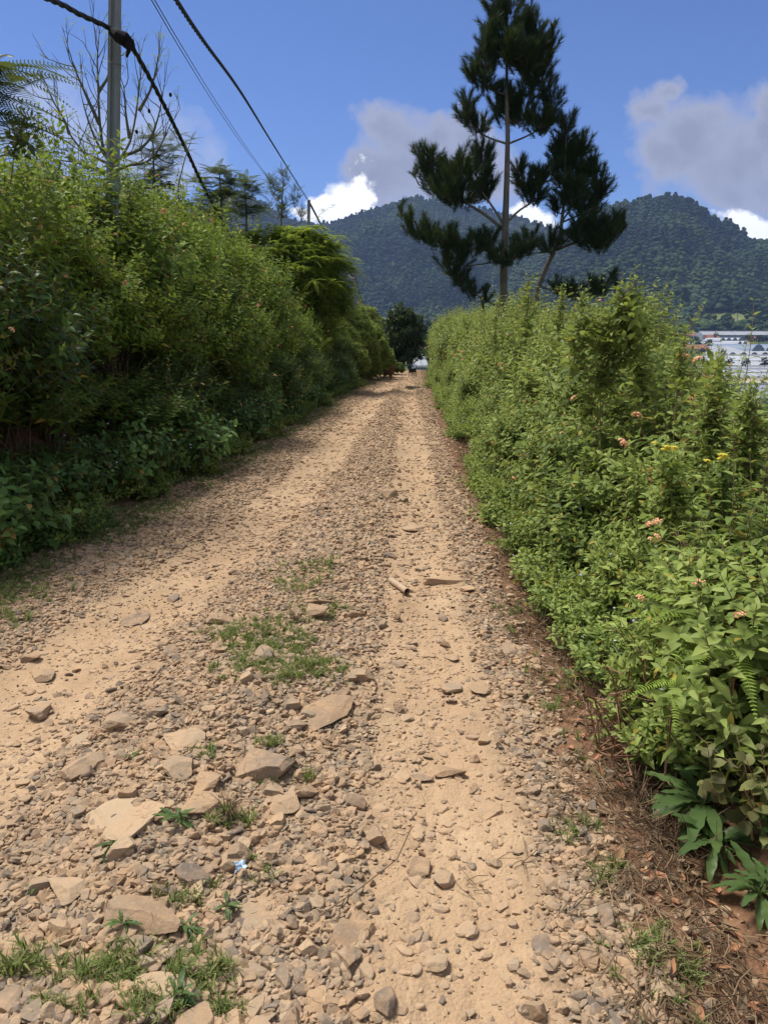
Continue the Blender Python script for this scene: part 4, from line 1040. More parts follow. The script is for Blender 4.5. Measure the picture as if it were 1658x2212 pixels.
for i_, (px_, py_, Y_, lab_) in enumerate(((1212, 618, 9.5, 'upright lantana shoot breaking the right hedge top, just right of the leaning pine stem'), (1258, 628, 8.0, 'upright lantana shoot on the hedge top, left of the tallest leggy shrub'), (1366, 606, 6.5, 'highest upright lantana shoot on the right hedge, under the low pine bough'), (1392, 672, 5.8, 'lantana shoot bending right, on the shoulder of the right hedge'), (1072, 652, 14.0, 'short lantana shoot on the hedge top left of the pine trunk'), (1310, 650, 6.0, 'upright lantana shoot directly over the tallest leggy shrub'), (1545, 790, 4.6, 'lantana shoot in front of the panelled greenhouse roofs'), (1620, 835, 4.2, 'lantana shoot nearest the right picture edge, before the greenhouses'))):
    p = at(px_, py_ + 150, Y_); blob_shrub('lantana_shrub', lab_, (p[0], Y_, float(H(p[0], Y_))), [(px_ - 4, py_ + 130), (px_ - 2, py_ + 60), (px_, py_)],
        [(px_, py_ + 6, 5, 12, 0, 4), (px_ - 1, py_ + 34, 10, 14, 0, 6), (px_ - 4, py_ + 70, 20, 18, 0, 9), (px_ - 6, py_ + 110, 34, 24, 0, 14), (px_ - 6, py_ + 150, 40, 24, .1, 14)], Y_, M['lantana_r'], seed=50 + i_, th=.005, sc=(.5, .8), shoots=SHOOT_R)
p = at(1470, 850, 5.0); blob_shrub('lantana_shrub', 'single leafy shoot silhouetted against the greenhouses', (p[0], 5, float(H(p[0], 5))), [(1462, 830), (1470, 770), (1480, 725)],
    [(1480, 730, 6, 10, 0, 3), (1474, 760, 16, 14, 0, 4), (1465, 800, 24, 16, 0, 8)], 5.0, M['lantana_r'], seed=33, th=.004, sc=(.45, .7), shoots=SHOOT_R)
p = at(40, 300, 9); blob_shrub('broadleaf_shrub', 'dark large-leaved sprig above the left hedge at the picture edge', (p[0], 9, float(H(p[0], 9))), [(20, 420), (35, 300), (55, 255)],
    [(55, 245, 18, 10, 0, 4), (30, 280, 22, 16, 0, 8)], 9, M['darkleaf'], seed=34)

# ------------------------------------------------------------------ right verge foreground plants
LOB = leafT(1, .27, .30, .70, ((0, 0), (.10, .18), (.22, .35), (.32, .62), (.42, .70), (.52, .98), (.62, .92), (.72, 1.0), (.82, .70), (.92, .50)), .022)
def rosette(label, base, n, L, seed, tall=0, name='broadleaf_weed', leafm=None, lobe=LOB):
    g = np.random.default_rng(seed); root = tag(empty(name, base), label, 'weed')
    for i in range(n):
        a = i * 2.4 + g.normal(0, .3); el = g.uniform(.1, 1.15); d = np.array([[math.cos(a) * math.cos(el), math.sin(a) * math.cos(el), math.sin(el)]])
        mb = MB().add(*inst(lobe, leafR(d, np.array([[0, 0, 1.]])), np.array([L * g.uniform(.55, 1.15)]), np.array([[0, 0, .02]])))
        mb.build('leaf', leafm or M['bigleaf'], root, True)
    if tall:
        mb = MB().add(*tube([(0, 0, 0), (.02, 0, tall * .5), (.01, 0, tall)], [.006, .005, .003], 5)); mb.build('stalk', M['stem'], root)
        for i in range(9):
            a = i * 2.4; t = .35 + .65 * i / 9; el = .5 + .5 * t; d = np.array([[math.cos(a) * math.cos(el), math.sin(a) * math.cos(el), math.sin(el)]])
            MB().add(*inst(lobe, leafR(d, np.array([[0, 0, 1.]])), np.array([L * .65 * (1.2 - t * .7)]), np.array([[.015, 0, tall * t]]))).build('leaf', leafm or M['bigleaf'], root, True)
    return root
def rp(px, py, lift=0):
    p = ground_hit(px, py); return (p[0], p[1], p[2] + lift)
rosette('large weed rosette with long wavy leaves and an upright stalk, lower right', rp(1515, 1765, .03), 30, .185, 1, .24)
rosette('lower spoon-leaved rosette hanging over the red soil, lower right', rp(1540, 1850, .03), 24, .14, 2)
rosette('cut-off broad-leaved weed in the lower right corner above the red soil', rp(1635, 1960, .03), 20, .13, 16, .1)
rosette('broad pale-leaved rosette beside the reddish twigs', rp(1430, 1640), 13, .17, 3)
rosette('long-leaved weed at the right picture edge above the large rosette', rp(1620, 1660), 14, .20, 4, .12)
rosette('small toothed weed above the broad pale rosette', rp(1360, 1560), 10, .13, 5)
rosette('dark broad-leaved weed standing at the corner of the right verge', rp(1215, 1330), 11, .13, 6, .10)
rosette('broad-leaved weed among the reddish twigs', rp(1290, 1470), 11, .14, 7)
rosette('small two-leaved seedling in the grass at the bottom left', rp(385, 2165), 8, .055, 8, .04)
rosette('young weed right below the cracked tan slab', rp(382, 1785), 10, .06, 9, .05)
rosette('pair of round pale leaves above the upright slab', rp(400, 2015), 6, .055, 10, .02)
rosette('small weed touching the left of the upright slab', rp(490, 1970), 9, .04, 11, .02)
rosette('tiny weed between stones under the wide slab', rp(240, 1840), 8, .045, 12, .02)
rosette('tiny green weed in the gravel left of centre', rp(285, 1645), 8, .035, 13, .02)
rosette('tiny weed at the far left below the tan stones', rp(80, 1930), 8, .04, 14, .02)
rosette('small weed under the lumpy tan stone', rp(265, 2010), 8, .045, 15, .03)
# ferns
def hover(px, py, h):
    d = ray(px, py); t = .8
    while t < 60:
        p = np.array([0, 0, EYE]) + d * t
        if p[2] - float(H(p[0], p[1])) < h: return p[1]
        t += .03
    return 5.
FT = frondT(1, 22, .17, .018, .35, .35)
def fern(label, base, dirs, seed):
    g = np.random.default_rng(seed); root = tag(empty('fern', base), label, 'fern')
    for a, el, L, lift in dirs:
        d = np.array([[math.cos(a) * math.cos(el), math.sin(a) * math.cos(el), math.sin(el)]])
        MB().add(*inst(FT, leafR(d, np.array([[0, 0, 1.]]) + g.normal(0, .12, (1, 3))), np.array([L]), np.array([[0, 0, lift]]))).build('frond', M['fern'], root)
        MB().add(*tube([(0, 0, 0), (d[0, 0] * .01, d[0, 1] * .01, lift)], .002, 4)).build('stem', M['reddish'], root)
def pt(px, py, Y): return tuple(at(px, py, Y))
def fernat(label, px, py, Y, dirs, seed):
    Y = hover(px, py, .54); p = at(px, py, Y); gz = float(H(p[0], Y)); fern(label, (p[0], Y, gz), [(a, e + .18, L * 1.2, p[2] - gz + dz) for a, e, L, dz in dirs], seed)
fernat('bright fern with wide arching fronds above the middle of the right verge', 1500, 1330, 2.95, [(3.3, .1, .34, .0), (2.6, .2, .30, .02), (4.2, -.1, .28, 0), (.4, .2, .32, .02), (5.4, -.2, .28, 0), (1.6, .3, .3, .03)], 1)
fernat('bright fern at the right picture edge, partly cut off', 1630, 1290, 2.9, [(3.2, .2, .30, .02), (2.4, .3, .26, .02), (4.3, -.2, .30, 0), (5.0, -.3, .24, 0), (.6, .2, .3, 0)], 2)
fernat('long single fern frond slanting towards the reddish twigs', 1530, 1350, 2.6, [(3.9, -.35, .30, 0), (3.2, .1, .22, .02)], 3)
fernat('pale fern pair hanging just above the broad pale rosette', 1455, 1470, 2.35, [(3.35, -.15, .17, 0), (4.5, -.6, .16, 0), (.3, .1, .12, 0)], 4)
fernat('small fern between the bright fern and the picture edge', 1590, 1400, 2.6, [(4.6, -.5, .22, 0), (3.6, 0, .2, 0), (.3, .2, .2, 0)], 5)
# reddish twig clump
def twigs(label, pts, seed, nm='dead_twig_bush', mtl='reddish'):
    g = np.random.default_rng(seed); base = np.array(rp(*pts[0])); root = tag(empty(nm, base), label, 'dead bush')
    mb = MB()
    for px, py, Y in pts[1:]:
        e = at(px, py, Y) - base; P = bow((0, 0, 0), e, .12, 6, .05); mb.add(*tube(P, np.linspace(.0065, .0025, 6), 5))
        for k in range(5):
            j = g.integers(2, 6); q = P[j]; mb.add(*tube(bow(q, q + g.normal(0, .07, 3) + [0, 0, .03], .1, 4, .08), np.linspace(.003, .001, 4), 4))
    mb.build('branch', M[mtl], root, True)
twigs('spreading bare reddish twigs leaning over the right dirt edge', [(1400, 1560), (1290, 1400, 3.0), (1250, 1470, 2.7), (1340, 1370, 2.9), (1310, 1440, 2.8), (1230, 1440, 2.85), (1380, 1400, 2.7), (1330, 1500, 2.5), (1270, 1530, 2.45)], 1)
twigs('few bare twigs lying at the right verge below the reddish bush', [(1400, 1600), (1290, 1560, 2.4), (1330, 1600, 2.3), (1260, 1500, 2.5), (1320, 1650, 2.15)], 2)
# reddish leaved mallow
MAL = shoot(.32, 8, .085, .95, 71, .5, (80, 50), 1, .3, leafT(1, .95, .2, .25, ((0, 0), (.15, .6), (.45, 1.0), (.75, .7))))
def mallow(label, base, h, seed):
    g = np.random.default_rng(seed); root = tag(empty('mallow_plant', base), label, 'weed'); a, b = MB(), MB()
    foliage(a, b, (0, 0, h * .55), (.26, .2, h * .45), 26, [MAL], g, .8, (.5, .8)); branches(b, (0, 0, 0), (0, 0, h * .5), (.24, .2, h * .4), 8, g, .006)
    a.build('foliage', M['mallow'], root, True); b.build('branch', M['reddish'], root, True)
mallow('reddish brown leaved plant at the right edge behind the large rosette', rp(1640, 1600), .38, 1)
mallow('reddish brown leaved plant in the bottom right corner on a curved stem', rp(1650, 1800), .34, 2)
mallow('reddish leaved plant standing among the bright ferns', rp(1500, 1500), .30, 3)
# filler weeds on the near right slope
fp = [(make_shrub(600 + i, .30, .24, 120, M['weed'], 0, 0, SHOOT_S if i % 2 else SHOOT_W, 'weed_plant', None, .01, 'stem', (.7, 1.0))) for i in range(4)]
g_ = np.random.default_rng(61); k = 0
for i in range(120):
    y = 1.3 + 2.3 * g_.random() ** 1.3; x = xr(y) + .15 + (.1 if y > 2.3 else .12) + g_.random() * .9
    if x / y > .78 or (1.95 < y < 2.35 and x - xr(y) < .30): continue
    c = copy_tree(fp[i % 4]); s = g_.uniform(.5, 1.15) * (.6 if x - xr(y) < .5 else 1); c.location = (x, y, float(H(x, y)) - .02); c.rotation_euler = (0, 0, g_.random() * 6.28); c.scale = (s, s, s)
    tag(c, f'{ordinal(min(k, 46))} small low weed on the near right slope, counted from the track', 'weed', 'small weeds on the near right slope'); k += 1
g_ = np.random.default_rng(62)
for i in range(26):
    y = g_.uniform(3.0, 6.5); x = xl(y) - .05 - g_.random() * .7
    c = copy_tree(fp[i % 4]); s = g_.uniform(.35, .8); c.location = (x, y, float(H(x, y)) - .02); c.rotation_euler = (0, 0, g_.random() * 6.28); c.scale = (s, s, s)
    tag(c, f'{ordinal(i)} small low weed in the verge grass, left of the wheel track', 'weed', 'small weeds in the left verge grass')
for r_ in fp: drop(r_)
# yellow flowers
def yflower(label, px, py, Y, n, seed):
    g = np.random.default_rng(seed); p = at(px, py + 60, Y); gz = float(H(p[0], Y))
    root = blob_shrub('flowering_shrub', label, (p[0], Y, gz), [(px, py + 160), (px, py + 30)], [(px, py + 26, 34, 16, 0, 9), (px + 6, py + 60, 42, 26, .1, 14), (px - 5, py + 110, 44, 34, .1, 16)], Y, M['lantana_r'], 'shrub', SHOOT_R, seed=seed, stemm='stem', th=.006, sc=(.45, .75))
    for i in range(n):
        o = bpy.data.objects.new('flower_head', YFLOWER); COL.objects.link(o); o.parent = root; o.location = at(px + g.normal(0, 14), py + g.normal(0, 5), Y - .05) - np.array([p[0], Y, gz]); o.scale = [.016 * g.uniform(.7, 1.3)] * 3
yflower('light green shrub in the right hedge with yellow flower heads, left of two', 1450, 968, 3.9, 9, 1)
yflower('light green shrub with yellow flower heads near the right picture edge', 1560, 988, 3.7, 8, 2)
# ------------------------------------------------------------------ litter
p = rp(861, 1275); root = tag(empty('broken_pipe', p), 'short brown broken pipe lying at the edge of the gravel', 'pipe')
a = np.linspace(-.12, .12, 5); P = np.stack([-.22 * a / .25 * .5, a, 0 * a + .03], 1); MB().add(*tube(P, .022, 14)).add(*tube(P[::-1], .018, 14)).build('tube', M['pipe'], root, True)
P0 = P[0]; Tn = unit(P[0] - P[1]); o = MB().add(*tube([P0 + Tn * .001, P0 - Tn * .004], [.0185, .022], 14)).build('rim', M['cloth'], root)
wv, wf = [], []
g = np.random.default_rng(8); nn = 9
gx, gy = np.meshgrid(np.linspace(-.5, .5, nn), np.linspace(-.5, .5, nn)); zz = fbm(gx * 4, gy * 4, 3, 71) * .9
ang = np.arctan2(gy, gx); rr = np.hypot(gx, gy); k_ = 1 + .12 * np.sin(ang * 5) * rr
V = np.stack([gx * k_ * .036, gy * k_ * .032, zz * .045 + .02], 2).reshape(-1, 3)
F = np.array([[i * nn + j, i * nn + j + 1, (i + 1) * nn + j + 1, (i + 1) * nn + j] for i in range(nn - 1) for j in range(nn - 1)])
o = MB().add(V, F).add(V - [0, 0, .0012], F[:, ::-1]).build('wrapper', M['wrapper'], None, True); o.location = rp(514, 1893, .022); o.rotation_euler = (.35, .2, .6); tag(o, 'crumpled pale blue wrapper among the stones in the lower left', 'litter')
o = MB().add(*tube(np.array([(0, 0, 0), (.12, .10, .015), (.22, .22, .01), (.27, .36, .02)]), [.0022] * 4, 4)).build('straw_stalk', M['straw']); o.location = rp(690, 2000, .03); tag(o, 'long curved dry stalk lying on the gravel near the bottom', 'stalk')
def strawtuft(label, px, py, n, L, seed):
    g = np.random.default_rng(seed); root = tag(empty('dry_grass_tuft', rp(px, py)), label, 'grass tuft'); mb = MB()
    for i in range(n):
        a = g.random() * 6.283; l = L * g.uniform(.5, 1); d = np.array([math.cos(a), math.sin(a), 0]); le = g.uniform(.3, 1)
        mb.add(*tube([(0, 0, 0), d * l * le * .5 + [0, 0, l * .5], d * l * le + [0, 0, l * (1 - .7 * le)]], [.0014, .0012, .0006], 3))
    mb.build('blade', M['straw'], root)
strawtuft('dry straw tuft standing left of the small grey stone', 490, 1765, 40, .13, 1); strawtuft('flat dry straw tuft beside the grey block above the grass patch', 640, 1345, 40, .10, 2)
# puddle
n = 40; aa = np.arange(n) * 2 * np.pi / n; pc = at(893, 834, 27.0); zz = float(H(pc[0], 27.0))
rx_ = .55 * (1 + .3 * np.sin(3 * aa + 1) + .15 * np.sin(7 * aa)); V = np.stack([pc[0] + rx_ * np.cos(aa), 27 + rx_ * 1.7 * np.sin(aa), 0 * aa + zz + .03], 1); V = np.concatenate([V, [[pc[0], 27, zz + .03]]])
o = MB().add(V, np.array([[i, (i + 1) % n, n] for i in range(n)])).build('puddle', M['water']); tag(o, 'small sky-blue puddle', 'puddle', kind='structure')

# ------------------------------------------------------------------ poles and cables
def hpole(label, top, bot, w, gz, grp='concrete utility poles'):
    """H-section concrete pole from bot to top"""
    top, bot = np.array(top), np.array(bot); d = unit(top - bot); base = bot + d * (gz - bot[2]) / d[2]
    root = tag(empty('utility_pole', base), label, 'utility pole', grp); L = np.linalg.norm(top - base)
    x = unit(np.cross([0, 1, 0.], d)); y = np.cross(d, x); Rm = np.stack([x, y, d], 1)
    mb = MB(); h = w / 2; r = w * .22; q = w * .20
    prof = np.array([(-h, -h), (-q, -h), (-q * .8, -h + r), (q * .8, -h + r), (q, -h), (h, -h), (h, h), (q, h), (q * .8, h - r), (-q * .8, h - r), (-q, h), (-h, h)])
    n = len(prof); V = []
    for z, s in ((0, 1.12), (L, .88)): V.append(np.concatenate([prof * s, np.full((n, 1), z)], 1))
    V = np.concatenate(V) @ Rm.T; F = np.array([[i, (i + 1) % n, n + (i + 1) % n, n + i] for i in range(n)]); mb.add(V, F)
    cap = np.array([[0, 1, 2, 11], [2, 3, 8, 9], [2, 9, 10, 11], [3, 4, 5, 6], [3, 6, 7, 8]]); mb.add(V[n:], cap)
    mb.build('shaft', M['concrete'], root)
    for zz in (L * .97, L * .55): MB().add(*tube([Rm @ [0, 0, zz - .012], Rm @ [0, 0, zz + .012]], w * .73, 12)).build('band', M['wire'], root)
    return root, base, Rm, L
Y1 = 11.8
bt = at(244, 395, Y1); tp = at(249, -75, Y1); r1, b1, Rm1, L1 = hpole('near grey concrete pole rising out of the left hedge', tp, bt, .150, float(H(bt[0], Y1)))
# wire hanging down the pole and a loop of wire
mb = MB(); Pq = [at(256, 90, Y1 - .14), at(262, 130, Y1 - .16), at(259, 200, Y1 - .14), at(252, 300, Y1 - .14)]; mb.add(*tube(np.array(Pq) - b1, .004, 4))
ring = np.array([(at(244, 142, Y1) - b1) + np.array([math.cos(a) * .15, math.sin(a) * .15, .02 * math.sin(a * 2)]) for a in np.linspace(0, 6.283, 24)]); mb.add(*tube(ring, .004, 4)); mb.build('tie_wire', M['wire'], r1)
bt = at(666, 520, 55); tp = at(667, 432, 55); hpole('distant short pole standing against the white cloud', tp, bt, .22, float(H(bt[0], 55)) - 1)
MB().add(*box(at(660, 440, 54.8), (1.0, .12, .1))).build('crossarm', M['concrete']).parent = None
bpy.data.objects.remove(bpy.data.objects['crossarm'])
bt = at(760, 680, 70); tp = at(764, 588, 70); r3, b3, _, _ = hpole('distant pale pole in front of the wooded hill', tp, bt, .30, float(H(bt[0], 70)))
o = MB().add(*tube(bow(at(752, 592, 69.8), at(765, 600, 69.8), .25, 8) - b3, .05, 5)).build('insulator', M['ridge'], r3)
def cable(name, label, P, r, m='cable', twist=0, grp='overhead cables'):
    P = np.array(P, float); off = P[0]; t = np.linspace(0, len(P) - 1, 12 * len(P))
    # Catmull-Rom through the points
    Q = []
    for tt in t:
        i = min(int(tt), len(P) - 2); f = tt - i; p0 = P[max(i - 1, 0)]; p1 = P[i]; p2 = P[i + 1]; p3 = P[min(i + 2, len(P) - 1)]
        Q.append(.5 * ((2 * p1) + (-p0 + p2) * f + (2 * p0 - 5 * p1 + 4 * p2 - p3) * f * f + (-p0 + 3 * p1 - 3 * p2 + p3) * f ** 3))
    Q = np.array(Q); root = tag(empty(name, off), label, 'cable', grp)
    if not twist:
        MB().add(*tube(Q - off, r, 7)).build('strand', M[m], root, True)
    else:
        t2 = np.linspace(0, len(Q) - 1, len(Q) * 6); Q2 = np.stack([np.interp(t2, np.arange(len(Q)), Q[:, k]) for k in range(3)], 1)
        s = np.concatenate([[0], np.cumsum(np.linalg.norm(np.diff(Q2, axis=0), axis=1))]); T = unit(np.gradient(Q2, axis=0)); x = unit(np.cross(T, [0, 0, 1.])); y = np.cross(T, x)
        for k in range(3):
            a = s * twist + k * 2.094; P3 = Q2 + (x * np.cos(a)[:, None] + y * np.sin(a)[:, None]) * r * .55
            MB().add(*tube(P3 - off, r * .55, 6)).build('strand', M[m], root, True)
cable('power_cable', 'thick twisted cable tied to the near pole, dropping into the hedge', [at(-300, -160, 6.5), at(110, 0, 10.0), at(170, 30, 10.8), at(245, 65, 11.6), at(268, 82, 11.55), at(283, 98, 11.7), at(340, 200, 13), at(400, 320, 15), at(445, 415, 17), at(488, 492, 19), at(500, 520, 20)], .034, twist=9)
cable('power_cable', 'thick twisted cable crossing the open sky to the distant pole', [at(330, -85, 8.0), at(380, 0, 9.5), at(440, 90, 12), at(520, 200, 17), at(585, 305, 26), at(640, 393, 42), at(667, 436, 55)], .028, twist=9)
cable('power_cable', 'sagging cable running on from the distant pole to the next one', [at(667, 436, 55), at(690, 480, 60), at(712, 522, 64), at(740, 570, 68), at(764, 600, 70)], .07)
cable('power_cable', 'pair end cable falling from the pale distant pole behind the bushes', [at(765, 590, 70), at(772, 620, 74), at(785, 660, 80)], .05)
cable('telephone_wire', 'thin pale wire left of the thick sky cable, upper of a close pair', [at(300, -60, 8), at(334, 0, 10), at(400, 112, 14), at(470, 225, 20), at(530, 315, 27), at(580, 385, 36)], .007, 'wire', grp='thin overhead wires')
cable('telephone_wire', 'thin pale wire left of the thick sky cable, lower of a close pair', [at(292, -60, 8), at(327, 0, 10), at(394, 114, 14), at(465, 228, 20), at(527, 318, 27), at(580, 387, 36)], .007, 'wire', grp='thin overhead wires')
# cloth wrapping round the cable on the pole
root = tag(empty('cable_wrap', at(262, 82, 11.5)), 'black cloth wound round the cable where it meets the near pole', 'cloth wrap'); off = np.array(root.location)
P = np.array([at(243, 68, 11.5), at(255, 78, 11.45), at(268, 84, 11.45), at(280, 96, 11.5), at(286, 104, 11.6)]); V, F = tube(P - off, [.06, .085, .10, .085, .05], 12); V = V * (1 + .25 * n3(V, 9, 3)[:, None]); MB().add(V, F).build('wrap', M['cloth'], root, False)
MB().add(*tube(np.array([at(276, 92, 11.4), at(278, 110, 11.38), at(273, 124, 11.4)]) - off, [.035, .03, .012], 6)).build('loose_end', M['cloth'], root, True)
MB().add(*tube(np.array([at(268, 84, 11.4), at(285, 78, 11.4), at(290, 70, 11.4)]) - off, [.006, .004, .003], 4)).build('knot_end', M['cloth'], root, True)

# ------------------------------------------------------------------ dogs
def skin_body(name, joints, edges, m, parent, sub=2):
    me = bpy.data.meshes.new(name); me.from_pydata([j[:3] for j in joints], edges, []); me.materials.append(m)
    o = bpy.data.objects.new(name, me); COL.objects.link(o); o.parent = parent
    o.modifiers.new('skin', 'SKIN'); 
    for i, j in enumerate(joints):
        sv = me.skin_vertices[0].data[i]; r = j[3]; sv.radius = (r, r) if np.isscalar(r) else r; sv.use_root = (i == 0)
    s = o.modifiers.new('sub', 'SUBSURF'); s.levels = sub; s.render_levels = sub
    for p in me.polygons: p.use_smooth = True
    return o
def dog(label, base, rz, m, kind):
    root = tag(empty('dog', (base[0], base[1], base[2] + .035), rz), label, 'dog'); root.scale = (1.12, 1.12, 1.15); fl = kind == 'poodle'; f = 1.25 if fl else 1
    # +x is forward; withers .32 m
    J = [(-.02, 0, .27, .075 * f), (.12, 0, .26, .085 * f), (-.16, 0, .28, .070 * f), (.20, 0, .33, .055 * f), (.25, 0, .40, .045 * f), (.28, 0, .43, .055 * f), (.35, 0, .41, .026 * f), (.385, 0, .40, .018 * f)]
    E = [(0, 1), (0, 2), (1, 3), (3, 4), (4, 5), (5, 6), (6, 7)]
    for sy in (-1, 1):
        n = len(J); y = .055 * sy
        J += [(.13, y, .20, .036 * f), (.12, y, .11, .020 * f), (.135, y, .03, .018 * f), (.16, y, .012, .018 * f)]; E += [(1, n), (n, n + 1), (n + 1, n + 2), (n + 2, n + 3)]
        n = len(J); J += [(-.15, y, .20, .045 * f), (-.12, y, .145, .028 * f), (-.20, y, .10, .018 * f), (-.185, y, .03, .017 * f), (-.16, y, .012, .018 * f)]; E += [(2, n), (n, n + 1), (n + 1, n + 2), (n + 2, n + 3), (n + 3, n + 4)]
    n = len(J)
    if fl: J += [(-.22, 0, .33, .02), (-.25, 0, .38, .03)]; E += [(2, n), (n, n + 1)]
    else: J += [(-.23, 0, .34, .022), (-.27, 0, .42, .018), (-.24, 0, .48, .014), (-.19, 0, .49, .009)]; E += [(2, n), (n, n + 1), (n + 1, n + 2), (n + 2, n + 3)]
    b = skin_body('body', J, E, m, root)
    for sy in (-1, 1):
        if fl:
            V, F = ICO[2]; o = MB().add(V * [.026, .016, .06], F).build('ear', m, root, True); o.location = (.27, sy * .075, .40)
            o.rotation_euler = (.25 * sy, 0, 0)
        else:
            o = MB().add(*tube([(.265, sy * .030, .465), (.262, sy * .037, .50), (.262, sy * .040, .535)], [.024, .017, .002], 6)).build('ear', m, root, True)
        V, F = ICO[1]; o = MB().add(V * .007, F).build('eye', M['cable'], root, True); o.location = (.322, sy * .032 * f, .438)
    V, F = ICO[1]; o = MB().add(V * .011, F).build('nose', M['cable'], root, True); o.location = (.405 + (.01 if fl else 0), 0, .405)
    if fl:
        V, F = ICO[3]; V = V * (1 + .25 * n3(V, 3, 5)[:, None]); o = MB().add(V * [.075, .075, .07], F).build('topknot', m, root, True); o.location = (.27, 0, .455)
        tx = bpy.data.textures.new('curl', 'CLOUDS'); tx.noise_scale = .03
        md = b.modifiers.new('curl', 'DISPLACE'); md.texture = tx; md.strength = .04; md.texture_coords = 'LOCAL'
    if not fl: MB().add(*tube([(.205, 0, .345), (.222, 0, .352)], [.062, .060], 12)).build('collar', M['filmblue'], root, True)
    return root
yd = 33.; pd = at(838, 818, yd); dog('curly brown poodle standing at the left end of the track', (pd[0], yd, float(H(pd[0], yd))), R(-40), M['poodle'], 'poodle')
yd = 35.; pd = at(890, 812, yd); dog('black dog with raised tail standing in the middle of the far track', (pd[0], yd, float(H(pd[0], yd))), R(-128), M['blackfur'], 'cur')

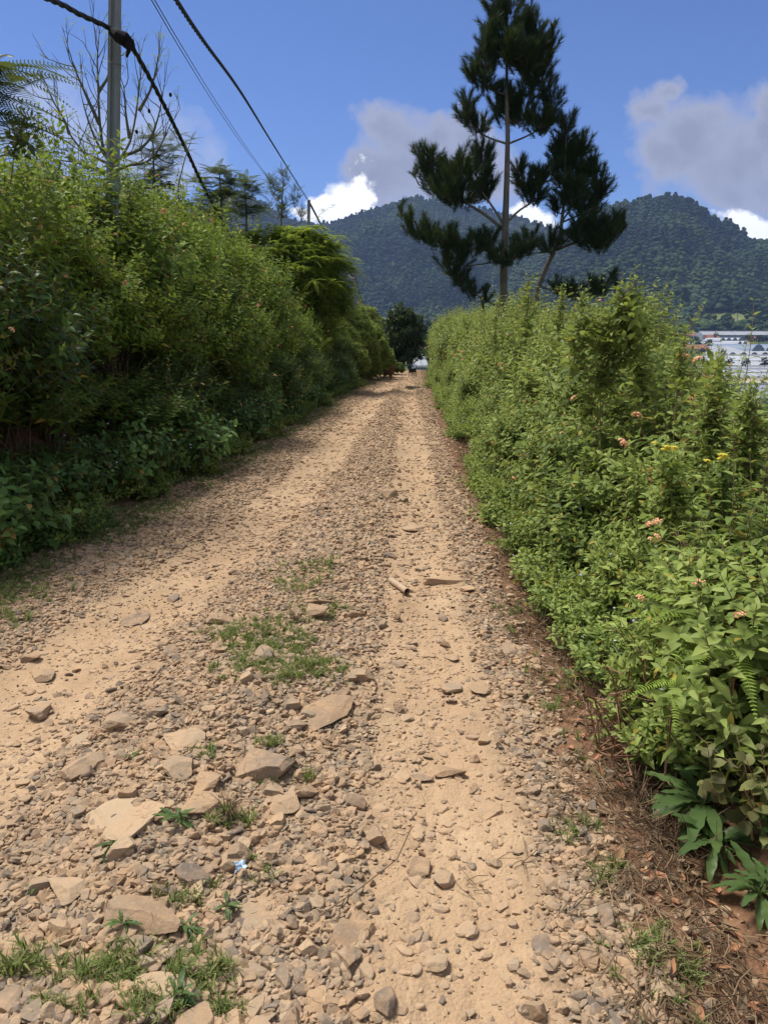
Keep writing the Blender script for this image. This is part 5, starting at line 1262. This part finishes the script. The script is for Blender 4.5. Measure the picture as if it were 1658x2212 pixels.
# ------------------------------------------------------------------ valley: greenhouses, houses, trees
def pxm(Y): return K / FPX * Y
def greenhouse(label, px0, px1, pyt, pyb, Y, kind, n=1, roofm='film', wallm='filmwall', depth=30, yaw=0, grp='greenhouses in the valley', wallf=.4):
    """pyt: top of the ridge, pyb: foot of the front wall, px0..px1 its width in the picture at distance Y"""
    cx = (px0 + px1) / 2; W = (px1 - px0) * pxm(Y); pb = at(cx, pyb, Y); ptp = at(cx, pyt, Y + (depth / 2 if kind == 'long' else 0))
    Ht = max(ptp[2] - pb[2], 2.); hw = Ht * wallf; root = tag(empty('greenhouse', pb, yaw), label, 'greenhouse', grp)
    wl, rf, dk = MB(), MB(), MB(); z0 = -6
    if kind == 'long':
        nb = max(n, 1)
        for k in range(nb):
            a = -W / 2 + W * k / nb; b = a + W / nb * .985
            V = np.array([[a, 0, hw], [b, 0, hw], [b, depth / 2, Ht], [a, depth / 2, Ht], [b, depth, hw], [a, depth, hw]]); rf.add(V, np.array([[0, 1, 2, 3], [3, 2, 4, 5]]))
        wl.add(np.array([[-W / 2, .15, z0], [W / 2, .15, z0], [W / 2, .15, hw - .1], [-W / 2, .15, hw - .1]]), np.array([[0, 1, 2, 3]]))
        for s in (-1, 1): wl.add(np.array([[s * W / 2, .15, z0], [s * W / 2, depth, z0], [s * W / 2, depth, hw], [s * W / 2, depth / 2, Ht - .1], [s * W / 2, .15, hw]]), np.array([[0, 1, 2, 4]])).add(np.array([[s * W / 2, .15, hw], [s * W / 2, depth, hw], [s * W / 2, depth / 2, Ht - .1]]), np.array([[0, 1, 2]]))
        MB().add(*box((0, depth / 2, Ht + .15), (W, depth * .06, .5))).build('ridge', M['ridge'], root); MB().add(*box((0, -.1, hw), (W, .4, .35))).build('gutter', M['ridge'], root)
        for k in range(1, nb): dk.add(*tube([(-W / 2 + W * k / nb, -.12, hw + .12), (-W / 2 + W * k / nb, depth / 2, Ht + .12)], .12, 4))
        if nb > 1: dk.build('roof_rail', M['filmwall'], root)
    elif kind == 'saw':
        w = W / n; hh = Ht - hw
        for k in range(n):
            a = -W / 2 + w * k; xs_ = a + w * np.array([0, .12, .3, .5, .7, .88, 1.0]); zs = hw + hh * np.array([0, .45, .85, 1, .85, .45, 0])
            V = np.concatenate([np.stack([xs_, 0 * xs_, zs], 1), np.stack([xs_, 0 * xs_ + depth, zs], 1)]); rf.add(V, np.array([[i, i + 1, i + 8, i + 7] for i in range(6)]))
            wl.add(np.concatenate([np.stack([xs_, 0 * xs_ + .2, zs - .05], 1), [[a + w / 2, .2, hw - .05]]]), np.array([[i, i + 1, 7] for i in range(6)]))
        wl.add(np.array([[-W / 2, .2, z0], [W / 2, .2, z0], [W / 2, .2, hw], [-W / 2, .2, hw]]), np.array([[0, 1, 2, 3]]))
        for s in (-1, 1): wl.add(np.array([[s * W / 2, .2, z0], [s * W / 2, depth, z0], [s * W / 2, depth, hw], [s * W / 2, .2, hw]]), np.array([[0, 1, 2, 3]]))
        MB().add(*box((0, -.1, hw - .1), (W, .3, .35))).build('gutter', M['ridge'], root)
    elif kind == 'open':
        V = np.array([[-W / 2, 0, hw], [W / 2, 0, hw], [W / 2, depth / 2, Ht], [-W / 2, depth / 2, Ht], [W / 2, depth, hw], [-W / 2, depth, hw]]); rf.add(V, np.array([[0, 1, 2, 3], [3, 2, 4, 5]]))
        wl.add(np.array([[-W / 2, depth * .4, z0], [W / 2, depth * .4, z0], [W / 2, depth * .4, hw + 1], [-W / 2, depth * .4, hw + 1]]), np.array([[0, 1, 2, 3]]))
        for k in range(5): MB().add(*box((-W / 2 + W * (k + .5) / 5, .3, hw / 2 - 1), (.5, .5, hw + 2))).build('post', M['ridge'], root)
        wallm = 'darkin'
    elif kind == 'arcade':
        V = np.array([[-W / 2, 0, hw], [W / 2, 0, hw], [W / 2, depth / 2, Ht], [-W / 2, depth / 2, Ht], [W / 2, depth, hw], [-W / 2, depth, hw]]); rf.add(V, np.array([[0, 1, 2, 3], [3, 2, 4, 5]]))
        wl.add(*box((0, depth / 2, hw / 2 - 3), (W * .99, depth * .96, hw + 5.8)))
        for k in range(n):
            c = -W / 2 + W * (k + .5) / n; aa = np.linspace(0, math.pi, 9); r_ = W / n * .36
            V = np.concatenate([[[c - r_, -.12 + depth * .02, .3]], np.stack([c - np.cos(aa) * r_, 0 * aa - .12 + depth * .02, .4 + hw * .45 + np.sin(aa) * hw * .3], 1), [[c + r_, -.12 + depth * .02, .3]]]); F = np.array([[0, i, i + 1] for i in range(1, 10)]); MB().add(V, F).build('window', M['filmblue'], root)
    rf.build('roof', M[roofm], root); wl.build('wall', M[wallm], root)
    return root
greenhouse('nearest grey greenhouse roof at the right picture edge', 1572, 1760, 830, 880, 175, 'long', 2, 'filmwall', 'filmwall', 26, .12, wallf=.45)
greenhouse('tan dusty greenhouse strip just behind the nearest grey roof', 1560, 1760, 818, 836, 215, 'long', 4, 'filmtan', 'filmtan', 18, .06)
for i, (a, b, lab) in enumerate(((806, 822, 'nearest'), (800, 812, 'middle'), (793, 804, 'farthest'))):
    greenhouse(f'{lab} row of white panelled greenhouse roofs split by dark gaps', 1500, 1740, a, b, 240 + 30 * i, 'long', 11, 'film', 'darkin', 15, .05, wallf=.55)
greenhouse('low bluish tunnel greenhouse at the right edge, below the long white one', 1632, 1740, 783, 797, 330, 'saw', 3, 'film', 'filmblue', 25, .1)
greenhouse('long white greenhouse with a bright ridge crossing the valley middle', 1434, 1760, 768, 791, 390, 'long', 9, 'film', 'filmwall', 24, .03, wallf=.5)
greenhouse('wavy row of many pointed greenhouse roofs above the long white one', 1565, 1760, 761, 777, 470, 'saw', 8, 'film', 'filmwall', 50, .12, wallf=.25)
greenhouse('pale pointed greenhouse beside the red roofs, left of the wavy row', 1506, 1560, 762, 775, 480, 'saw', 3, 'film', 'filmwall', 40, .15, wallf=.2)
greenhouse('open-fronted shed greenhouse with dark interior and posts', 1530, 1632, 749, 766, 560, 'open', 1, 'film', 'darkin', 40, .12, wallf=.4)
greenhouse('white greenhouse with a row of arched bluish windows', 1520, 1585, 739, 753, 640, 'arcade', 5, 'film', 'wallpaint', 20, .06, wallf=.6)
greenhouse('small grey-roofed greenhouse left of the arched one', 1493, 1512, 741, 751, 650, 'long', 1, 'film', 'filmwall', 14, .3)
greenhouse('white greenhouse cluster stepping up behind the arched one', 1553, 1606, 730, 741, 730, 'saw', 4, 'film', 'filmwall', 30, .1, wallf=.4)
greenhouse('small stepped white greenhouse right of the arched one', 1590, 1614, 737, 752, 690, 'saw', 2, 'film', 'filmwall', 26, .2, wallf=.3)
greenhouse('slate blue pointed greenhouse roofs at the right picture edge', 1612, 1720, 744, 766, 560, 'saw', 3, 'filmblue', 'filmwall', 45, .3, wallf=.25)
greenhouse('farthest long white greenhouse below the grassy clearing', 1522, 1760, 716, 731, 800, 'long', 7, 'film', 'filmwall', 24, -.02, wallf=.45)
greenhouse('white roof seen through the gap at the end of the track', 897, 926, 797, 802, 130, 'long', 2, 'film', 'filmwall', 8, .1)
def house(label, px, pyb, Y, w, h, d, yaw, wall='wallpaint'):
    b = at(px, pyb, Y); root = tag(empty('house', b, yaw), label, 'house', 'red roofed houses in the valley')
    MB().add(*box((0, d / 2, h * .3 - 3), (w, d, h * .6 + 6))).build('wall', M[wall], root)
    V = np.array([[-w * .56, -d * .08, h * .6], [w * .56, -d * .08, h * .6], [w * .56, d / 2, h], [-w * .56, d / 2, h], [w * .56, d * 1.08, h * .6], [-w * .56, d * 1.08, h * .6]]); MB().add(V, np.array([[0, 1, 2, 3], [3, 2, 4, 5]])).add(V[[1, 4, 2]], np.array([[0, 1, 2]])).add(V[[0, 5, 3]], np.array([[0, 2, 1]])).build('roof', M['redroof'], root)
    for k in (-.25, .25): MB().add(*box((w * k, -.05, h * .3), (w * .16, .12, h * .25))).build('window', M['darkin'], root)
    MB().add(*box((0, -.05, h * .2), (w * .1, .14, h * .4))).build('door', M['darkin'], root)
house('red roofed house among the trees at the left of the valley', 1430, 756, 520, 12, 6, 9, .3); house('red roofed house beside the pale pointed greenhouse', 1492, 768, 470, 14, 6.5, 9, -.2); house('wide red roof just left of the pointed greenhouse', 1512, 765, 500, 16, 6, 9, .5)
house('small red house below the far long greenhouse', 1540, 741, 760, 12, 8, 9, .2); house('pinkish house peeking over the right hedge', 1336, 752, 420, 16, 6, 9, .4); house('tiny red roof behind the trees at the right edge', 1628, 741, 760, 9, 6, 8, .1); house('small house in the clearing far left of the long greenhouse', 1500, 733, 820, 14, 6, 8, .1)
vt = [(1480, 745, 560, 7, 'dark'), (1500, 752, 600, 9, 'dark'), (1455, 748, 540, 8, 'green'), (1515, 770, 450, 5, 'dark'), (1530, 750, 620, 7, 'dark'), (1545, 731, 760, 6, 'dark'), (1620, 742, 720, 8, 'green'), (1638, 744, 700, 9, 'dark'), (1612, 738, 760, 7, 'green'), (1652, 741, 720, 7, 'dark'), (1440, 760, 480, 6, 'green'), (1468, 735, 700, 10, 'dark'), (1410, 750, 560, 9, 'dark'), (1385, 760, 480, 7, 'green'), (1560, 774, 420, 5, 'dark'), (1470, 772, 420, 5, 'green'), (1650, 793, 300, 4, 'dark'), (1610, 795, 300, 4, 'dark'), (1575, 792, 310, 3.5, 'dark'), (1500, 728, 840, 9, 'green'), (1535, 722, 880, 10, 'dark'), (1430, 735, 720, 10, 'dark'), (1350, 745, 600, 10, 'green'), (903, 792, 145, 6, 'green'), (915, 785, 150, 7, 'dark'), (925, 790, 140, 5, 'green'), (896, 780, 170, 6, 'green'), (920, 770, 150, 5, 'green'), (905, 760, 200, 6, 'dark'), (930, 750, 260, 8, 'green'), (885, 770, 180, 5, 'dark')]
for i, (px, py, Y, h, k) in enumerate(vt):
    b = at(px, py, Y); s = h / 6
    leafy_tree('valley_tree', f'{ordinal(i)} of the small {"dark" if k == "dark" else "mid"} green valley trees, beginning at the red roofs', b, [(0, 0, h * .7, h * .34, h * .34, h * .3), (h * .2, 0, h * .45, h * .3, h * .3, h * .3), (-h * .2, 0, h * .4, h * .3, h * .3, h * .3)], M['crown'], 5 * 6, s * 2.2, 'tree', 'small trees between the greenhouses', 700 + i, h * .03)
# pale trunks at the forest foot
for i, (px, pt_, pb_) in enumerate(((1590, 668, 706), (1612, 680, 708), (1634, 682, 712), (1655, 678, 716), (1486, 700, 712))):
    b = at(px, pb_, 935); t = at(px + 1, pt_, 935); h = t[2] - b[2]
    root = tag(empty('pine_tree', b), f'{ordinal(i)} pale-trunked pine from the left at the foot of the wooded hill', 'tree', 'pale-trunked pines at the forest edge')
    MB().add(*tube([(0, 0, -6), (0, 0, h)], [.65, .45], 6)).build('trunk', M['trunkpale'], root)
    mb = MB(); g = np.random.default_rng(i)
    for k in range(7):
        V, F = ICO[2]; V = V * (1 + .9 * n3(V + k * 3, 2.2, 40 + k)[:, None]); mb.add(V * [g.uniform(2.5, 4), g.uniform(2.5, 4), g.uniform(1.4, 2.2)] + [g.normal(0, 2.2), g.normal(0, 2.2), h * g.uniform(.9, 1.35)], F)
    mb.build('crown', M['crown'], root)

# forest ---------------------------------------------------------------
def crownT(seed, pine):
    g = np.random.default_rng(seed); mb = MB()
    for k in range(9 if pine else 7):
        V, F = ICO[1]; V = V * (1 + 1.1 * n3(V + k, 2.0, seed * 9 + k)[:, None]); a = g.random() * 6.28; q = g.random()
        if pine: mb.add(V * [.34 * (1.1 - q * .7), .34 * (1.1 - q * .7), .13] + [math.cos(a) * .16 * (1 - q), math.sin(a) * .16 * (1 - q), .25 + q * .85], F)
        else: mb.add(V * [.24, .24, .19] + [math.cos(a) * .27 * g.random() ** .5, math.sin(a) * .27 * g.random() ** .5, .55 + .3 * q - .1], F)
    return mb.mesh('crown', M['crown'], False)
crowns = library('crown', [crownT(i, i % 3 == 0) for i in range(9)])
def forest():
    n = 115000; th = rng.uniform(R(-34), R(40), n); r = np.sqrt(rng.uniform(870 ** 2, 2300 ** 2, n)); x = r * np.sin(th); y = r * np.cos(th)
    z = H(x, y); a = np.tan(th); c = np.cos(th); e = 8.; zf = H((r + e) * np.sin(th), (r + e) * np.cos(th)); zn = H((r - e) * np.sin(th), (r - e) * np.cos(th))
    slope = (zf - zn) / (2 * e); el = (z + 14 - EYE) / r
    cc = at(1620, 715, 960); clear = np.exp(-(((x - cc[0]) / 70) ** 2 + ((y - cc[1]) / 75) ** 2) ** 2) > .35
    k = (slope > el - .12) & (~clear); k &= ~((r < 945) & (th > R(17)))
    k &= rng.random(n) < np.interp(r, [870, 1200, 1700, 2300], [1.0, .9, .75, .65])
    x, y, z, r = x[k], y[k], z[k], r[k]; n = len(x); s = 8 + 15 * rng.random(n) ** 1.6 * (1 + .3 * fbm(x / 60, y / 60, 2, 91)); s *= np.interp(r, [900, 2200], [1.0, 1.05])
    print('forest', n)
    idx = np.where(fbm(x / 130, y / 130, 3, 93) + rng.normal(0, .1, n) > 0.02, rng.integers(0, 3, n) * 3, rng.integers(0, 9, n))
    scatter('forest', np.stack([x, y, z - 1.5], 1), np.stack([rng.normal(0, .06, n), rng.normal(0, .06, n), rng.random(n) * 6.28], 1), np.stack([s, s, s * .95], 1), idx, crowns)
forest()

# ------------------------------------------------------------------ world, sun, haze
SUN_EL, SUN_AZ = 62.0, -56.0     # azimuth from +Y towards +X
w = bpy.data.worlds.new('World'); sc.world = w; w.use_nodes = True; nt = w.node_tree
for n_ in list(nt.nodes): nt.nodes.remove(n_)
N = NT(nt)
sky = N.n('ShaderNodeTexSky', sky_type='NISHITA', sun_disc=False, sun_elevation=R(SUN_EL), sun_rotation=R(SUN_AZ), altitude=1400, air_density=1.0, dust_density=.6, ozone_density=2.5)
tc = N.n('ShaderNodeTexCoord').outputs['Generated']; sep = N.n('ShaderNodeSeparateXYZ'); N.l(tc, sep.inputs[0])
yy = N.math('MAXIMUM', sep.outputs[1], .02); A_ = N.math('DIVIDE', sep.outputs[0], yy); B_ = N.math('DIVIDE', sep.outputs[2], yy)
cmb = N.n('ShaderNodeCombineXYZ'); N.l(A_, cmb.inputs[0]); N.l(B_, cmb.inputs[1])
wn = N.n('ShaderNodeTexNoise'); wn.inputs['Scale'].default_value = 9; wn.inputs['Detail'].default_value = 6; wn.inputs['Roughness'].default_value = .6; N.l(cmb.outputs[0], wn.inputs['Vector'])
ws = N.n('ShaderNodeSeparateColor'); N.l(wn.outputs['Color'], ws.inputs[0]); A0, B0 = A_, B_
A_ = N.math('ADD', A_, N.math('MULTIPLY', N.math('SUBTRACT', ws.outputs[0], .5), .16)); B_ = N.math('ADD', B_, N.math('MULTIPLY', N.math('SUBTRACT', ws.outputs[1], .5), .13))
nz = N.noise(5.5, 6, .58, cmb.outputs[0]); nz2 = N.noise(2.2, 4, .5, cmb.outputs[0]); nz3 = N.noise(14, 6, .62, cmb.outputs[0])
def blobs_field(lst):
    cur = None
    for px, py, rx, ry in lst:
        d = ray(px, py); ca, cb = d[0] / d[1], d[2] / d[1]; ra, rb = rx * 1.08 * K / FPX / d[1], ry * 1.15 * K / FPX / d[1]
        e = N.math('ADD', N.math('POWER', N.math('DIVIDE', N.math('SUBTRACT', A_, ca), ra), 2), N.math('POWER', N.math('DIVIDE', N.math('SUBTRACT', B_, cb), rb), 2))
        e = N.math('SQRT', e); cur = e if cur is None else N.math('SMOOTH_MIN', cur, e, .25)
    return cur
def pw(x, p): return x
GREY = [(1440, 205, 50, 42), (1410, 260, 62, 50), (1500, 310, 120, 80), (1600, 330, 130, 100), (1450, 360, 90, 50), (1590, 420, 120, 50), (1720, 380, 120, 110), (1650, 240, 60, 60),
        (880, 300, 90, 60), (850, 370, 90, 70), (830, 290, 60, 50), (950, 350, 90, 80), (790, 390, 60, 50), (1020, 300, 70, 50), (940, 280, 60, 40), (1040, 380, 80, 60)]
PALE = [(110, 250, 100, 80), (230, 300, 140, 90), (330, 310, 80, 90), (60, 200, 60, 50), (390, 390, 80, 60)]
WHITE = [(745, 440, 60, 46), (690, 455, 50, 34), (780, 400, 40, 26), (1590, 495, 60, 30), (1660, 510, 60, 34), (1150, 462, 60, 26), (640, 480, 40, 20)]
fg = N.math('ADD', blobs_field(GREY), N.math('MULTIPLY', N.math('SUBTRACT', nz, .5), 1.5)); fg = N.math('ADD', fg, N.math('MULTIPLY', N.math('SUBTRACT', nz3, .5), .45))
fp_ = N.math('ADD', blobs_field(PALE), N.math('MULTIPLY', N.math('SUBTRACT', nz, .5), 1.6))
fw = N.math('ADD', blobs_field(WHITE), N.math('MULTIPLY', N.math('SUBTRACT', nz3, .5), .9))
behind = N.math('GREATER_THAN', sep.outputs[1], .05)
mg = N.math('MULTIPLY', N.mapr(fg, 1.18, .66, 0, .93), behind); mp = N.math('MULTIPLY', N.mapr(fp_, 1.2, .6, 0, .8), behind); mw = N.math('MULTIPLY', N.mapr(fw, 1.14, .78, 0, 1.0), behind)
# unseen cloud cover behind, beside and above the camera, added for soft neutral light
gen = N.noise(2.6, 6, .6, tc); mfill = N.math('MULTIPLY', N.mapr(gen, .38, .52, .25, .95), N.math('SUBTRACT', 1, N.mapr(sep.outputs[1], .55, .80, 0, 1)))
SKYC = N.mix(1.0, sky.outputs[0], (.37, .44, .62), 'MULTIPLY')
base = SKYC
greyc = N.mix(N.mapr(fg, .25, 1.05, 0, 1), (1.5, 1.62, 2.2), (2.3, 2.45, 3.2)); greyc = N.mix(N.mapr(nz3, .35, .7, 0, .5), greyc, (2.0, 2.15, 2.95))
col = N.mix(mp, base, (2.2, 2.6, 3.8)); col = N.mix(mfill, col, (2.7, 2.75, 2.9)); col = N.mix(mg, col, greyc); col = N.mix(mw, col, (6.0, 6.1, 6.4))
bg = N.n('ShaderNodeBackground'); N.l(col, bg.inputs[0]); bg.inputs[1].default_value = .10
o = N.n('ShaderNodeOutputWorld'); N.l(bg.outputs[0], o.inputs[0])
w.cycles.sampling_method = 'MANUAL'; w.cycles.sample_map_resolution = 512

ld = bpy.data.lights.new('sun', 'SUN'); ld.energy = 3.0; ld.angle = R(18); ld.color = (1, .95, .87)
lo = bpy.data.objects.new('sun', ld); COL.objects.link(lo)
from mathutils import Vector
sd = Vector((math.sin(R(SUN_AZ)) * math.cos(R(SUN_EL)), math.cos(R(SUN_AZ)) * math.cos(R(SUN_EL)), math.sin(R(SUN_EL))))
lo.rotation_euler = sd.to_track_quat('Z', 'Y').to_euler(); lo.location = (0, 0, 60)

HAZE = True
if HAZE:
    m, nt = mat('haze_air'); N = NT(nt); v = N.n('ShaderNodeVolumePrincipled'); v.inputs['Color'].default_value = (.36, .52, .92, 1); v.inputs['Density'].default_value = .00012; v.inputs['Anisotropy'].default_value = 0
    o = N.n('ShaderNodeOutputMaterial'); N.l(v.outputs[0], o.inputs[1])
    deps = [o for o in COL.objects if o.get('kind') == 'structure' and o.type == 'MESH']
    zs_ = []
    for o_ in deps:
        c_ = np.empty(len(o_.data.vertices) * 3, np.float32); o_.data.vertices.foreach_get('co', c_); zs_ += [c_[2::3].min(), c_[2::3].max()]
    z0_, z1_ = min(zs_) - 1, max(zs_) + 25
    hz = MB().add(*box((0, 0, (z0_ + z1_) / 2), (14400, 14400, z1_ - z0_))).build('haze', m); tag(hz, kind='stuff')

cd = bpy.data.cameras.new('camera'); co = bpy.data.objects.new('camera', cd); COL.objects.link(co)
cd.sensor_fit = 'VERTICAL'; cd.sensor_height = 36; cd.lens = 36 * FPX / 1024; cd.clip_end = 20000; cd.clip_start = .05
co.location = (0, 0, EYE); co.rotation_euler = (R(90) - PITCH, 0, 0); sc.camera = co
sc.view_settings.view_transform = 'Standard'; sc.view_settings.look = 'None'; sc.view_settings.exposure = 1.10; sc.view_settings.gamma = 1
sc.cycles.max_bounces = 6; sc.cycles.diffuse_bounces = 3; sc.cycles.transmission_bounces = 3; sc.cycles.volume_bounces = 0; sc.cycles.transparent_max_bounces = 4
sc.cycles.use_denoising = True
